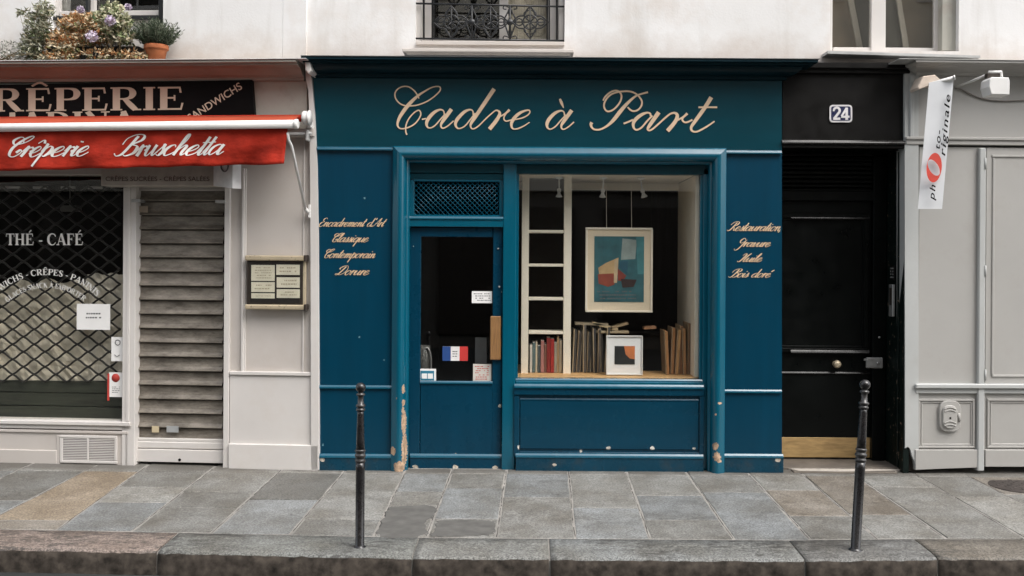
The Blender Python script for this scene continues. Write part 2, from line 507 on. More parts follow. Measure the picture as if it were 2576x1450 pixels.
M['glass'] = glass_mat('window_glass', (0.985, 0.99, 0.985), 1.35)
M['glass_shop'] = glass_mat('creperie_glass', (0.96, 0.96, 0.94), 0.7)
M['glass_house'] = glass_mat('old_window_glass', (0.92, 0.92, 0.90), 2.2)
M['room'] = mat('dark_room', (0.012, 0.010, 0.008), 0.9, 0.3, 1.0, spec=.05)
M['room_cream'] = mat('cream_display_wall', (0.86, 0.78, 0.64), 0.7, 0.04, 2)
M['paper'] = mat('white_paper', (0.82, 0.81, 0.79), 0.8, 0.03, 6)
M['ink'] = mat('grey_ink', (0.12, 0.12, 0.12), 0.8, 0.1, 6)
M['red_ink'] = mat('red_ink', (0.50, 0.05, 0.035), 0.7, 0.1, 6)
M['curtain'] = mat('cream_paper_sheet', (0.70, 0.64, 0.54), 0.85, 0.22, 9, 0.3, 14)
M['boards'] = mat('dark_green_boards', (0.030, 0.034, 0.024), 0.55, 0.5, 3, 0.15, 60, stretch=(1, 1, 10), dirt=0.3, dirtcol=(0.09, 0.08, 0.06))
M['shutter'] = None
M['terracotta'] = mat('terracotta', (0.40, 0.125, 0.045), 0.8, 0.15, 14, 0.2, 70)

def wall_mat():
    mt, nt, bs = new_mat('painted_plaster')
    n1 = noise(nt, 0.9, 6)
    n2 = noise(nt, 2.2, 8, rough=0.65)
    n3 = noise(nt, 55, 4)
    c = mixc(nt, ramp(nt, n1, 0.35, 0.65), (0.665, 0.652, 0.635), (0.755, 0.748, 0.74))
    c = mixc(nt, math_n(nt, 'MULTIPLY', ramp(nt, n2, 0.52, 0.76), 0.5), c, (0.54, 0.46, 0.39))
    n4 = noise(nt, 5, 5, stretch=(1, 1, 0.12))
    c = mixc(nt, math_n(nt, 'MULTIPLY', ramp(nt, n4, 0.54, 0.76), 0.5), c, (0.45, 0.42, 0.38))
    ge = nt.nodes.new('ShaderNodeNewGeometry')
    sx = nt.nodes.new('ShaderNodeSeparateXYZ'); nt.links.new(ge.outputs['Position'], sx.inputs[0])
    n6 = noise(nt, 3.2, 7, rough=0.7)
    lowz = ramp(nt, math_n(nt, 'ADD', sx.outputs['Z'], math_n(nt, 'MULTIPLY', n6, -0.55)), 3.45, 3.18)      # splash dirt above the ledges
    c = mixc(nt, math_n(nt, 'MULTIPLY', lowz, 0.55), c, (0.42, 0.335, 0.27))
    nt.links.new(c, bs.inputs['Base Color'])
    bs.inputs['Roughness'].default_value = 0.85
    bump(nt, bs, math_n(nt, 'ADD', n3, n2), 0.25, 0.004)
    return mt
M['wall'] = wall_mat()
def shutter_mat():
    mt, nt, bs = new_mat('dirty_galvanised_slats')
    n1 = noise(nt, 5, 8, rough=0.7, stretch=(1, 1, 3))
    n2 = noise(nt, 24, 6, rough=0.7, stretch=(1, 1, 4))
    c = mixc(nt, ramp(nt, n1, 0.32, 0.68), (0.085, 0.073, 0.058), (0.28, 0.25, 0.21))
    c = mixc(nt, math_n(nt, 'MULTIPLY', ramp(nt, n2, 0.55, 0.75), 0.7), c, (0.040, 0.031, 0.023))
    nt.links.new(c, bs.inputs['Base Color'])
    bs.inputs['Metallic'].default_value = 0.25
    bs.inputs['Roughness'].default_value = 0.5
    bump(nt, bs, n2, 0.2)
    return mt
M['shutter'] = shutter_mat()
def flat(name, c, rough=0.6, var=0.12):
    return mat(name, c, rough, var, 12)

# ------------------------------------------------------------------ lettering
HAIR, THICK = 0.075, 0.23
SCRIPT = {
 'a': ([[(.72, .82), (.48, 1), (.12, .78), (0, .36), (.2, 0), (.5, .2), (.76, .75)], [(.78, 1), (.72, .3), (.86, 0), (1.12, .34)]], 1.06),
 'c': ([[(.62, .78), (.5, 1), (.2, .9), (0, .45), (.2, 0), (.5, .06), (.84, .36)]], .8),
 'd': ([[(.72, .82), (.48, 1), (.12, .78), (0, .36), (.2, 0), (.5, .2), (.76, .75)], [(.84, 2.0), (.74, .3), (.87, 0), (1.12, .34)]], 1.06),
 'e': ([[(-.12, .3), (.3, .45), (.6, .76), (.45, 1), (.15, .8), (0, .4), (.2, 0), (.5, .06), (.88, .38)]], .84),
 'g': ([[(.72, .82), (.48, 1), (.12, .78), (0, .36), (.2, 0), (.5, .2), (.76, .75)], [(.78, 1), (.72, -.5), (.45, -1), (.2, -.75), (.6, -.2), (1.1, .34)]], 1.06),
 'h': ([[(0, .3), (.36, 1.5), (.36, 2.0), (.2, 1.85), (.12, 1.0), (.1, 0)], [(.12, .4), (.45, .95), (.64, .88), (.6, .3), (.74, 0), (1.02, .34)]], .98),
 'i': ([[(-.1, .4), (.12, .98)], [(.14, 1), (.08, .3), (.22, 0), (.5, .34)], [(.2, 1.5), (.24, 1.36)]], .46),
 'l': ([[(0, .3), (.36, 1.5), (.36, 2.0), (.2, 1.85), (.1, 1.0), (.08, .3), (.22, 0), (.5, .34)]], .48),
 'm': ([[(-.05, .6), (.14, 1), (.18, .8), (.12, 0)], [(.13, .4), (.42, .95), (.58, .88), (.54, 0)], [(.55, .4), (.84, .95), (1.02, .88), (.98, .3), (1.1, 0), (1.38, .34)]], 1.34),
 'n': ([[(-.05, .6), (.14, 1), (.18, .8), (.12, 0)], [(.13, .4), (.45, .95), (.64, .88), (.6, .3), (.74, 0), (1.02, .34)]], .98),
 'o': ([[(.5, .98), (.2, .9), (0, .45), (.2, .0), (.46, .06), (.7, .5), (.52, .96), (.72, .8), (1.0, .86)]], .86),
 'p': ([[(-.05, .5), (.16, 1.25), (.02, -1.0)], [(.1, .45), (.4, .98), (.68, .86), (.7, .4), (.5, 0), (.28, .08)], [(.6, .06), (.95, .34)]], .92),
 'q': ([[(.72, .82), (.48, 1), (.12, .78), (0, .36), (.2, 0), (.5, .2), (.76, .75)], [(.8, 1), (.68, -1)], [(.7, -.1), (1.08, .34)]], 1.02),
 'r': ([[(-.05, .5), (.16, 1.05), (.2, .8), (.12, 0)], [(.13, .42), (.34, .85), (.54, .95), (.52, .82)], [(.5, .6), (.62, .5), (.7, .5)]], .66),
 's': ([[(-.1, .1), (.22, .75), (.3, 1.1), (.34, .8), (.46, .4), (.3, 0), (.05, .12)], [(.3, .02), (.66, .34)]], .6),
 't': ([[(-.1, .3), (.2, 1.2)], [(.26, 1.75), (.12, .3), (.26, 0), (.52, .34)], [(-.1, 1.2), (.5, 1.24)]], .5),
 'u': ([[(-.1, .5), (.12, 1)], [(.14, 1), (.08, .3), (.22, 0), (.48, .2), (.72, .8)], [(.76, 1), (.7, .3), (.84, 0), (1.1, .34)]], 1.04),
 'v': ([[(-.1, .5), (.1, 1), (.2, .8), (.18, .2), (.28, 0), (.55, .3), (.66, .9), (.85, .8)]], .8),
 'C': ([[(.75, 1.35), (.5, 1.85), (.15, 1.95), (-.15, 1.6), (.2, 1.2), (.9, 1.45), (1.25, 1.9), (1.05, 2.05), (.6, 1.7), (.2, .9), (.3, .15), (.7, 0), (1.05, .4), (.9, .7), (.7, .4)]], 1.15),
 'B': ([[(.75, 1.9), (.6, 1.0), (.35, .2), (.0, .0), (-.25, .25)], [(-.1, 1.1), (.0, 1.7), (.6, 2.05), (1.2, 1.95), (1.25, 1.5), (.75, 1.1), (1.2, .9), (1.2, .3), (.75, 0), (.45, .15)]], 1.4),
 'E': ([[(1.0, 1.7), (.7, 2.0), (.35, 1.85), (.25, 1.4), (.65, 1.12), (.2, .95), (-.05, .45), (.2, 0), (.65, .05), (1.0, .45)]], 1.0),
 'A': ([[(-.3, .3), (-.15, 0), (.2, .3), (.9, 2.0), (.92, 1.0), (1.0, .1), (1.25, .3)], [(.2, .75), (.95, .72)]], 1.2),
 'D': ([[(.7, 1.85), (.55, 1.0), (.3, .2), (.0, .0), (-.2, .2), (.1, .3), (.6, .02), (1.1, .4), (1.3, 1.2), (.95, 1.95), (.35, 1.95), (-.1, 1.5), (.05, 1.2)]], 1.45),
 'R': ([[(.7, 1.85), (.5, .9), (.3, .2), (-.05, 0), (-.3, .25)], [(-.2, 1.3), (.1, 1.85), (.7, 2.05), (1.15, 1.8), (1.0, 1.25), (.55, 1.05), (.85, .6), (1.05, .05), (1.35, .3)]], 1.3),
 'G': ([[(.8, 1.5), (.5, 1.95), (.1, 1.7), (.0, 1.2), (.3, .85), (.8, 1.1), (1.05, 1.6)], [(1.0, 1.2), (.8, .2), (.55, -.6), (.1, -.8), (-.15, -.4)]], 1.15),
 'H': ([[(-.1, 1.5), (.2, 1.95), (.5, 1.8), (.4, .9), (.2, .15), (-.1, 0), (-.3, .25)], [(1.2, 2.0), (.9, 1.3), (.8, .3), (.95, 0), (1.25, .3)], [(.25, .95), (.95, 1.05)]], 1.25),
 "'": ([[(.2, 2.0), (.1, 1.6)]], .3), ',': ([[(.1, .1), (0, -.3)]], .4), ' ': ([], .7),
}
ACC = {'ê': ('e', [(.15, 1.3), (.5, 1.62), (.7, 1.28)]), 'é': ('e', [(.7, 1.8), (.4, 1.35)])}
def script_strokes(txt, slant=0.5, hair=HAIR, thick=THICK):
    out, x = [], 0.0
    for ch in txt:
        extra = None
        if ch in ACC:
            ch, extra = ACC[ch]
        st, adv = SCRIPT[ch]
        for s_ in st + ([extra] if extra else []):
            q = catmull([(a, b) for a, b in s_], 5)
            r = []
            for i, (a, b) in enumerate(q):
                p0, p1 = q[max(0, i - 1)], q[min(len(q) - 1, i + 1)]
                dx, dy = p1[0] - p0[0], p1[1] - p0[1]
                l = math.hypot(dx, dy) or 1
                dn = max(0.0, -dy / l)
                r.append((x + a + slant * b, b, hair + (thick - hair) * dn ** 1.6))
            out.append(r)
        x += adv
    return out, x
def script(mb, txt, px0, px1, base, xh, t, slant=0.5, dbase=0.0, thick=THICK, hair=HAIR):
    st, w = script_strokes(txt, slant, hair, thick)
    x_lo = min(p[0] for s_ in st for p in s_)
    x_hi = max(p[0] for s_ in st for p in s_)
    kx = (px1 - px0) / (x_hi - x_lo)
    fn = lambda x, y: mb.fr.p(px0 + (x - x_lo) * kx, base + dbase * (x - x_lo) * kx - y * xh, t)
    for s_ in st:
        mb.ribbon(s_, fn, t, n=1)
def serif(ch):
    """Roman capitals on a cap height of 1: stems with slab-thin serifs, returns strokes and advance."""
    S, T, h = .21, .075, .06
    def stem(x, lo=0, hi=1): return [(x, lo, S), (x, hi, S)]
    def sf(x, y, w=.34): return [(x - w / 2, y, h), (x + w / 2, y, h)]
    def two(x): return [stem(x), sf(x, h / 2), sf(x, 1 - h / 2)]
    if ch == 'I': return two(.2), .42
    if ch in 'EF':
        s_ = two(.2) + [[(.2, 1 - T / 2, T), (.68, 1 - T / 2, T)], [(.2, .52, T), (.52, .52, T)], [(.66, 1, .05), (.69, .74, .06)], [(.51, .64, .05), (.51, .4, .05)]]
        if ch == 'E': s_ += [[(.2, T / 2, T), (.7, T / 2, T)], [(.69, 0, .05), (.74, .3, .06)]]
        return s_, .82 if ch == 'E' else .76
    if ch in 'PR':
        s_ = two(.2) + [[(.2, .965, T), (.46, .965, T), (.62, .9, .15), (.68, .74, .2), (.62, .57, .15), (.46, .5, T), (.2, .5, T)]]
        if ch == 'R': s_ += [[(.44, .5, .14), (.62, .22, .19), (.76, .02, .17)], [(.66, .03, h), (.92, .03, h)]]
        return s_, .95 if ch == 'R' else .8
    if ch == 'T': return [stem(.4), sf(.4, h / 2), [(.04, 1 - T / 2, T), (.76, 1 - T / 2, T)], [(.05, 1, .05), (.03, .72, .06)], [(.75, 1, .05), (.77, .72, .06)]], .82
    if ch == 'H': return two(.2) + two(.75) + [[(.2, .5, T), (.75, .5, T)]], .98
    if ch == 'C': return [[(.78, .72, .05), (.74, .86, .1), (.58, .97, .09), (.36, .95, .12), (.18, .76, .2), (.13, .5, .22), (.18, .24, .2), (.36, .05, .12), (.58, .03, .08), (.72, .12, .07), (.8, .26, .05)]], .88
    if ch == 'A': return [[(.12, 0, .07), (.44, 1, .08)], [(.44, 1, .2), (.76, 0, .21)], [(.22, .33, T), (.64, .33, T)], sf(.12, h / 2, .26), sf(.76, h / 2, .34)], .92
    if ch == 'S': return [[(.58, .72, .05), (.54, .9, .1), (.36, .97, .09), (.17, .88, .15), (.17, .68, .2), (.36, .52, .22), (.55, .34, .2), (.55, .13, .15), (.34, .03, .09), (.15, .1, .1), (.1, .3, .05)]], .7
    if ch == 'N': return [[(.16, 0, .075), (.16, 1, .075)], [(.12, 1, .2), (.74, 0, .2)], [(.74, 0, .075), (.74, 1, .075)], sf(.16, h / 2, .3), sf(.74, 1 - h / 2, .3)], .92
    if ch == 'D': return two(.2) + [[(.2, .965, T), (.45, .965, T), (.68, .82, .16), (.74, .5, .21), (.68, .18, .16), (.45, .035, T), (.2, .035, T)]], .92
    if ch == 'W': return [[(.08, 1, .18), (.34, 0, .18)], [(.34, 0, .07), (.56, .95, .07)], [(.54, 1, .18), (.82, 0, .18)], [(.82, 0, .07), (1.08, 1, .07)], sf(.1, 1 - h / 2), sf(.56, 1 - h / 2), sf(1.08, 1 - h / 2, .26)], 1.2
    if ch == 'M': return [[(.14, 0, .075), (.18, 1, .075)], [(.18, 1, .19), (.5, 0, .17)], [(.5, 0, .07), (.84, 1, .07)], [(.84, 1, .2), (.86, 0, .2)], sf(.14, h / 2, .26), sf(.86, h / 2)], 1.06
    if ch == 'O': return [[(.46, .97, .08), (.2, .8, .18), (.13, .5, .22), (.2, .2, .18), (.46, .03, .08), (.72, .2, .18), (.79, .5, .22), (.72, .8, .18), (.46, .97, .08)]], .92
    if ch == 'L': return two(.2) + [[(.2, T / 2, T), (.66, T / 2, T)], [(.65, 0, .05), (.7, .3, .06)]], .76
    if ch == 'G': s_, a = serif('C'); return s_ + [[(.72, 0.05, S), (.72, .42, S)], sf(.72, .42)], .95
    if ch == 'K': return two(.2) + [[(.24, .45, .07), (.72, .97, .07)], [(.4, .58, .2), (.78, 0, .2)], sf(.78, h / 2, .26)], .92
    if ch == '-': return [[(.1, .36, .12), (.42, .36, .12)]], .52
    if ch == ' ': return [], .34
    if ch in 'ÊÉÀ':
        s_, a = serif({'Ê': 'E', 'É': 'E', 'À': 'A'}[ch])
        if ch == 'Ê': s_ = s_ + [[(.2, 1.08, .07), (.42, 1.24, .09), (.64, 1.08, .07)]]
        elif ch == 'É': s_ = s_ + [[(.34, 1.08, .06), (.56, 1.3, .12)]]
        else: s_ = s_ + [[(.5, 1.08, .06), (.28, 1.3, .12)]]
        return s_, a
    return [], .4
def serif_text(mb, txt, fn, t):
    """fn maps (x, y) on a cap height of 1, x running along the line, to local x, z."""
    x = 0
    for ch in txt:
        st, a = serif(ch)
        for s_ in st:
            mb.ribbon([(x + p[0], p[1], p[2]) for p in s_], fn, t, n=5 if len(s_) > 2 else 1)
        x += a
    return x
def serif_len(txt):
    return sum(serif(c)[1] for c in txt)
def serif_line(mb, txt, px0, px1, base, cap, t, dbase=0.0):
    k = (px1 - px0) / serif_len(txt)
    serif_text(mb, txt, lambda x, y: mb.fr.p(px0 + x * k, base + dbase * x * k - y * cap, t), t)
def serif_arc(mb, txt, cx, cy, rad, a0, a1, cap, t):
    n = serif_len(txt)
    def fn(x, y):
        a = R(a0 + (a1 - a0) * x / n)
        r = rad + y * cap
        return mb.fr.p(cx + r * math.sin(a), cy - r * math.cos(a), t)
    serif_text(mb, txt, fn, t)
def lines_block(mb, px0, py0, px1, py1, rows, t, seed=1):
    """Rows of tiny unreadable print."""
    q = random.Random(seed)
    step = (py1 - py0) / rows
    for i in range(rows):
        x = px0 + q.uniform(0, .1) * (px1 - px0)
        while x < px1 - 2:
            w = q.uniform(2, 6)
            if q.random() < .8:
                X0, Z0 = mb.fr.p(x, py0 + step * (i + .25), t)
                X1, Z1 = mb.fr.p(min(px1, x + w), py0 + step * (i + .62), t)
                mb.quad((X0, t, Z0), (X1, t, Z0), (X1, t, Z1), (X0, t, Z1))
            x += w + 1.4

# ------------------------------------------------------------------ ground: road, pavement slabs, kerb stones
rg = random.Random(3)
M['stone'] = attr_stone('pavement_stone', 0.38, 0.6)
M['granite'] = attr_stone('kerb_granite', 0.50, 0.9, stains=False, scuffs=True)
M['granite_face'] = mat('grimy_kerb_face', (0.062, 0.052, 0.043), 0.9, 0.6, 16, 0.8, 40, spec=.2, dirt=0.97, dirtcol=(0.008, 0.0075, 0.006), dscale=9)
M['mortar'] = mat('sandy_mortar', (0.255, 0.243, 0.222), 0.9, 0.3, 7, 0.5, 80, dirt=0.8, dirtcol=(0.10, 0.093, 0.084), dscale=3.5)
M['crack'] = mat('dark_joint_dirt', (0.022, 0.020, 0.018), 0.95, 0.4, 9)
M['asphalt'] = mat('asphalt', (0.020, 0.022, 0.021), 0.85, 0.3, 3, 0.6, 150)

mb = MB()
yk = gpt(1320, 1402).y
mb.quad((-40, -30, -0.20), (40, -30, -0.20), (40, 3, -0.20), (-40, 3, -0.20))
obj('road', mb, M['asphalt'], kind='structure')

def kerb_y(X):                      # the kerb bends gently with the street
    pts = [(-9, -1.93), (gpt(0, 1379).x, gpt(0, 1379).y), (gpt(389, 1387).x, gpt(389, 1387).y), (gpt(1038, 1401).x, gpt(1038, 1401).y),
           (gpt(2026, 1408).x, gpt(2026, 1408).y), (gpt(2361, 1404).x, gpt(2361, 1404).y), (9, -2.08)]
    for a, b in zip(pts, pts[1:]):
        if X <= b[0]:
            return a[1] + (b[1] - a[1]) * (X - a[0]) / (b[0] - a[0])
    return pts[-1][1]
KW = 0.385
def color_layer(me, cols):
    a = me.color_attributes.new('stone', 'FLOAT_COLOR', 'CORNER')
    for p in me.polygons:
        c = cols[p.index]
        for li in p.loop_indices:
            a.data[li].color = (*c, 1)

mb = MB()                           # bed of mortar under the slabs
n = 36
for i in range(n):
    xa, xb = -9 + 18 * i / n, -9 + 18 * (i + 1) / n
    ya, yb = kerb_y(xa) + KW - .01, kerb_y(xb) + KW - .01
    mb.quad((xa, ya, SLOPE * ya - .0035), (xb, yb, SLOPE * yb - .0035), (xb, 1.2, SLOPE * 1.2 - .0035), (xa, 1.2, SLOPE * 1.2 - .0035))
obj('pavement_bed', mb, M['mortar'], kind='structure')

J = [((210, 1187), (0, 1296)), ((352, 1184), (142, 1333)), ((528, 1184), (335, 1333)), ((701, 1187), (530, 1342)), ((853, 1201), (731, 1343)),
     ((1009, 1207), (940, 1350)), ((1130, 1202), (1075, 1346)), ((1270, 1211), (1248, 1357)), ((1432, 1202), (1448, 1360)), ((1578, 1196), (1636, 1358)),
     ((1736, 1199), (1848, 1359)), ((1883, 1191), (2040, 1359)), ((2016, 1191), (2208, 1356)), ((2179, 1216), (2385, 1357)), ((2291, 1188), (2556, 1342)), ((2420, 1191), (2700, 1330))]
JW = []
for a, b in J:
    p, q = gpt(*a), gpt(*b)
    JW.append((p, q))
def jx(k, Y):
    if k < 0: return jx(0, Y) + k * .56
    if k >= len(JW): return jx(len(JW) - 1, Y) + (k - len(JW) + 1) * .57
    p, q = JW[k]
    return p.x + (q.x - p.x) * (Y - p.y) / (q.y - p.y)
def rowY(px, py): return gpt(px, py).y
GR, BL, TN, DK, LT, BR = (.190, .188, .178), (.193, .201, .204), (.262, .215, .162), (.148, .146, .137), (.220, .217, .205), (.190, .171, .148)
ROWS = {   # column: (measured rows of joints, stone colours from the wall outwards)
 -1: ([1259], [DK, BL]), 0: ([1309], [TN, BR]), 1: ([1225, 1264], [GR, LT, BL]), 2: ([1238, 1277], [LT, GR, GR]), 3: ([1257], [DK, BL]),
 4: ([1307], [LT, GR]), 5: ([1237, 1272], [BL, LT, LT]), 6: ([1229, 1305], [GR, BL, LT]), 7: ([1251], [BL, LT]), 8: ([1278], [LT, BL]),
 9: ([1247, 1309], [GR, BL, GR]), 10: ([1239], [GR, BL]), 11: ([1234, 1298], [LT, BR, GR]), 12: ([1295], [BR, GR]), 13: ([1226], [GR, GR]), 14: ([1250], [GR, LT])}
mb = MB()
cols = []
def slab(c4, z, col):
    """One stone: slightly irregular outline, softened arris."""
    cen = sum((Vector(c) for c in c4), Vector()) / 4
    tx, ty = rg.uniform(-.0012, .0012), rg.uniform(-.0012, .0012)
    out = []
    for k in range(4):
        a, b = Vector(c4[k]), Vector(c4[(k + 1) % 4])
        m_ = max(2, int((b - a).length / .09))
        for i in range(m_):
            p = a.lerp(b, i / m_)
            p += (cen - p).normalized() * rg.uniform(0, .0055)
            out.append(p)
    def lift(p, dz): return (p.x, p.y, SLOPE * p.y + z + dz + tx * (p.x - cen.x) * 4 + ty * (p.y - cen.y) * 4)
    top = [mb.bm.verts.new(lift(p + (cen - p).normalized() * .006, 0)) for p in out]
    mid = [mb.bm.verts.new(lift(p, -.003)) for p in out]
    low = [mb.bm.verts.new(lift(p, -.014)) for p in out]
    fs = [mb.face(top)]
    for a, b in ((top, mid), (mid, low)):
        for i in range(len(out)):
            fs.append(mb.face([a[i], a[(i + 1) % len(out)], b[(i + 1) % len(out)], b[i]]))
    cols.extend([col] * len(fs))
for k in range(-7, 20):
    xm = (jx(k, -1) + jx(k + 1, -1)) / 2
    y1 = kerb_y(xm) + KW + .008
    if k in ROWS:
        px = (J[max(0, min(k, 14))][0][0] + J[max(0, min(k + 1, 15))][1][0]) / 2
        ys = [rowY(px, q) for q in ROWS[k][0]]
        cl = ROWS[k][1]
    else:
        ys = sorted([rg.uniform(-1.4, -.5)], reverse=True)
        cl = [rg.choice([GR, BL, LT, BR]) for _ in range(2)]
    base = 0.32 if xm < -2 else (0.6 if 2.1 < xm < 3.3 else 0.05)
    edges = [base, -.115] + ys + [y1]
    cl = [rg.choice([LT, GR])] + cl
    for i in range(len(edges) - 1):
        ya, yb = edges[i] - .004, edges[i + 1] + .004
        g = .009 + rg.uniform(-.003, .005)
        kc = rg.uniform(.88, 1.12)
        slab([(jx(k, ya) + g, ya, 0), (jx(k, yb) + g, yb, 0), (jx(k + 1, yb) - g, yb, 0), (jx(k + 1, ya) - g, ya, 0)],
             rg.uniform(-.001, .0015), tuple(c * kc for c in cl[i]))
cm = MB()
for k in range(-7, 21):             # the crack wanders inside the cement joint
    off = rg.uniform(-.004, .004)
    last = None
    for i in range(46):
        Y = .05 - 2.05 * i / 45
        if Y < kerb_y(jx(k, Y)) + KW: break
        off = max(-.006, min(.006, off + rg.uniform(-.0025, .0025)))
        w_ = rg.uniform(.0008, .0034)
        X = jx(k, Y) + off
        cur = (cm.bm.verts.new((X - w_, Y, SLOPE * Y - .0028)), cm.bm.verts.new((X + w_, Y, SLOPE * Y - .0028)))
        if last and rg.random() < .88: cm.face([last[0], last[1], cur[1], cur[0]])
        last = cur
obj('pavement_crack', cm, M['crack'], kind='structure')
bmesh.ops.recalc_face_normals(mb.bm, faces=mb.bm.faces[:])
pav = obj('pavement', mb, M['stone'], kind='structure')
color_layer(pav.data, cols)
# worn asphalt repair patches in the paving
def patch(pp, name, label):
    mb = MB()
    c = [gpt(*q) for q in pp]
    ring = catmull([tuple(v) for v in c + [c[0]]], 5)[:-1]
    ring = [Vector(v) + Vector((rg.uniform(-.012, .012), rg.uniform(-.012, .012), 0)) for v in ring]
    cen = sum(ring, Vector()) / len(ring)
    top = [mb.bm.verts.new((v.x, v.y, SLOPE * v.y + .0035)) for v in ring]
    low = [mb.bm.verts.new((v.x + (v.x - cen.x) * .03, v.y + (v.y - cen.y) * .03, SLOPE * v.y - .004)) for v in ring]
    mb.face(top)
    for i in range(len(ring)):
        mb.face([top[i], top[(i + 1) % len(ring)], low[(i + 1) % len(ring)], low[i]])
    obj(name, mb, M['patch'], kind='structure')
M['patch'] = mat('worn_dark_screed', (0.100, 0.097, 0.090), 0.9, 0.22, 12, 0.7, 90)
patch([(978, 1278), (1040, 1273), (1092, 1276), (1090, 1300), (1068, 1312), (1070, 1345), (1000, 1352), (950, 1346), (962, 1310)], 'pavement_patch', None)
patch([(1100, 1312), (1170, 1309), (1238, 1314), (1240, 1338), (1225, 1346), (1150, 1349), (1090, 1350), (1082, 1344), (1095, 1334)], 'pavement_patch', None)

mb = MB()                           # kerb stones
cols = []
bx = [-9, -7.6, -6.2, gpt(-90, 1370).x - .35, gpt(400, 1382).x, gpt(1041, 1390).x, gpt(1383, 1390).x, gpt(2010, 1390).x, gpt(2342, 1390).x, 4.75, 6.1, 7.5, 9]
kc = [(.16, .16, .15)] * 3 + [(.215, .172, .150), (.175, .18, .172), (.19, .192, .184), (.195, .202, .20), (.15, .15, .146), (.155, .14, .12), (.17, .17, .16), (.16, .16, .16), (.17, .16, .15)]
HK = 0.135
for k in range(len(bx) - 1):
    xa, xb = bx[k] + .004 + rg.uniform(0, .004), bx[k + 1] - .004 - rg.uniform(0, .004)
    n = max(4, int((xb - xa) / .045))
    rows = []
    for i in range(n + 1):
        X = xa + (xb - xa) * i / n
        y0 = kerb_y(X)
        wob = rg.uniform(-.004, .004)
        e = .010 if i in (0, n) else 0
        z = SLOPE * (y0 + KW / 2)
        prof = [(y0 + KW, z - .03, 0), (y0 + KW - .004, z + .004, 0), (y0 + KW * .66, z + .002 + rg.uniform(-.002, .002), 0), (y0 + KW * .33, z + rg.uniform(-.002, .002), 0), (y0 + .030 + e, z - .003 - e * .2 + wob * .3, 0), (y0 + .010 + e * .6, z - .008 - e * .3 + wob * .7, 0),
                (y0 + .001 + e * .4, z - .020 + wob, 1), (y0 - .004 + wob + e * .4, z - .07, 1), (y0 - .008 + wob * 1.5 + e * .3, z - HK - .06, 1)]
        rows.append(([mb.bm.verts.new((X, p[0], p[1])) for p in prof], [p[2] for p in prof]))
    for (a, fa), (b, fb) in zip(rows, rows[1:]):
        for j in range(len(a) - 1):
            mb.mi = 1 if fa[j] else 0
            if mb.face([a[j], b[j], b[j + 1], a[j + 1]], True): cols.append(kc[k])
    mb.mi = 0
    for r_ in (rows[0][0], rows[-1][0]):
        if mb.face(r_): cols.append(kc[k])
km = MB()
for i in range(72):
    xa, xb = -9 + .25 * i, -8.75 + .25 * i
    r_ = []
    for X in (xa, xb):
        y0 = kerb_y(X); z = SLOPE * (y0 + KW / 2)
        r_.append([km.bm.verts.new((X, a, b)) for a, b in ((y0 + KW + .02, z - .0005), (y0 + .03, z - .014), (y0 + .014, z - .03), (y0 + .006, z - HK - .06))])
    for j in range(3): km.face([r_[0][j], r_[1][j], r_[1][j + 1], r_[0][j + 1]])
obj('kerb_mortar', km, M['mortar'], kind='structure')
kerb = obj('kerb', mb, [M['granite'], M['granite_face']], kind='structure')
color_layer(kerb.data, cols)

# manhole cover
mb = MB()
c = gpt(2568, 1223)
mb.lathe([(.001, .004), (.235, .004), (.245, 0), (.245, -.02)], (c.x, c.y, SLOPE * c.y + .002), n=40)
for i in range(-4, 5):
    for j in range(-4, 5):
        if i * i + j * j < 19 and (i + j) % 2 == 0:
            mb.box(c.x + i * .045 - .014, c.x + i * .045 + .014, c.y + j * .045 - .014, c.y + j * .045 + .014, SLOPE * c.y + .005, SLOPE * c.y + .010, .002)
obj('manhole_cover', mb, mat('rusty_iron', (0.055, 0.045, 0.040), 0.6, 0.3, 12, metal=.3), label='round dark cast iron manhole cover set in the pavement slabs', cat='manhole cover')

# ------------------------------------------------------------------ bollards
M['bollard'] = mat('black_brown_enamel', (0.011, 0.010, 0.0105), 0.30, 0.3, 16, 0.08, 60, dirt=0.2, dirtcol=(0.05, 0.04, 0.035), coat=0.3)
M['bollard_worn'] = mat('worn_ring_enamel', (0.035, 0.033, 0.032), 0.34, 0.3, 26, 0.08, 60, coat=.2)
def bollard():
    t = thing('bollard', 'upright slim black bollard in front of the blue side panel by the creperie', 'bollard', 'slim black bollards along the kerb')
    s = 1 / 398
    mb = MB(); mb.lathe([(.040, -.03), (.040, .004), (.031, .009), (.0285, .012), (.0285, .50), (.0285, .54)], n=24); obj('post', mb, M['bollard'], t)
    mb = MB()
    prof = [(.0285, .538), (.033, .542), (.033, .552), (.0285, .556), (.0285, .568), (.034, .572), (.034, .586), (.029, .590), (.029, .602), (.033, .606), (.033, .614), (.028, .62)]
    mb.lathe(prof, n=24); obj('ring', mb, M['bollard_worn'], t)
    mb = MB(); mb.lathe([(.027, .618), (.0255, .68), (.023, .76), (.0205, .84), (.020, .862)], n=24); obj('shaft', mb, M['bollard'], t)
    mb = MB(); mb.lathe([(.020, .86), (.028, .864), (.028, .874), (.021, .878), (.021, .884), (.029, .888), (.029, .900), (.019, .906), (.0175, .95), (.018, .956), (.027, .960), (.027, .969), (.018, .974), (.016, .980)], n=24); obj('collar', mb, M['bollard_worn'], t)
    mb = MB(); mb.lathe([(.031 * math.sin(a) + .0005, 1.009 - .031 * math.cos(a)) for a in [math.pi * i / 12 for i in range(13)]], n=24); obj('ball', mb, M['bollard'], t)
    return t
bol = bollard()
p = gpt(905, 1377)
bol.location = p
TOPS.remove(bol)
b2 = bol.copy(); COL.objects.link(b2)
for ch in bol.children:
    c = ch.copy(); COL.objects.link(c); c.parent = b2
p = gpt(2152, 1384)
b2.location = p
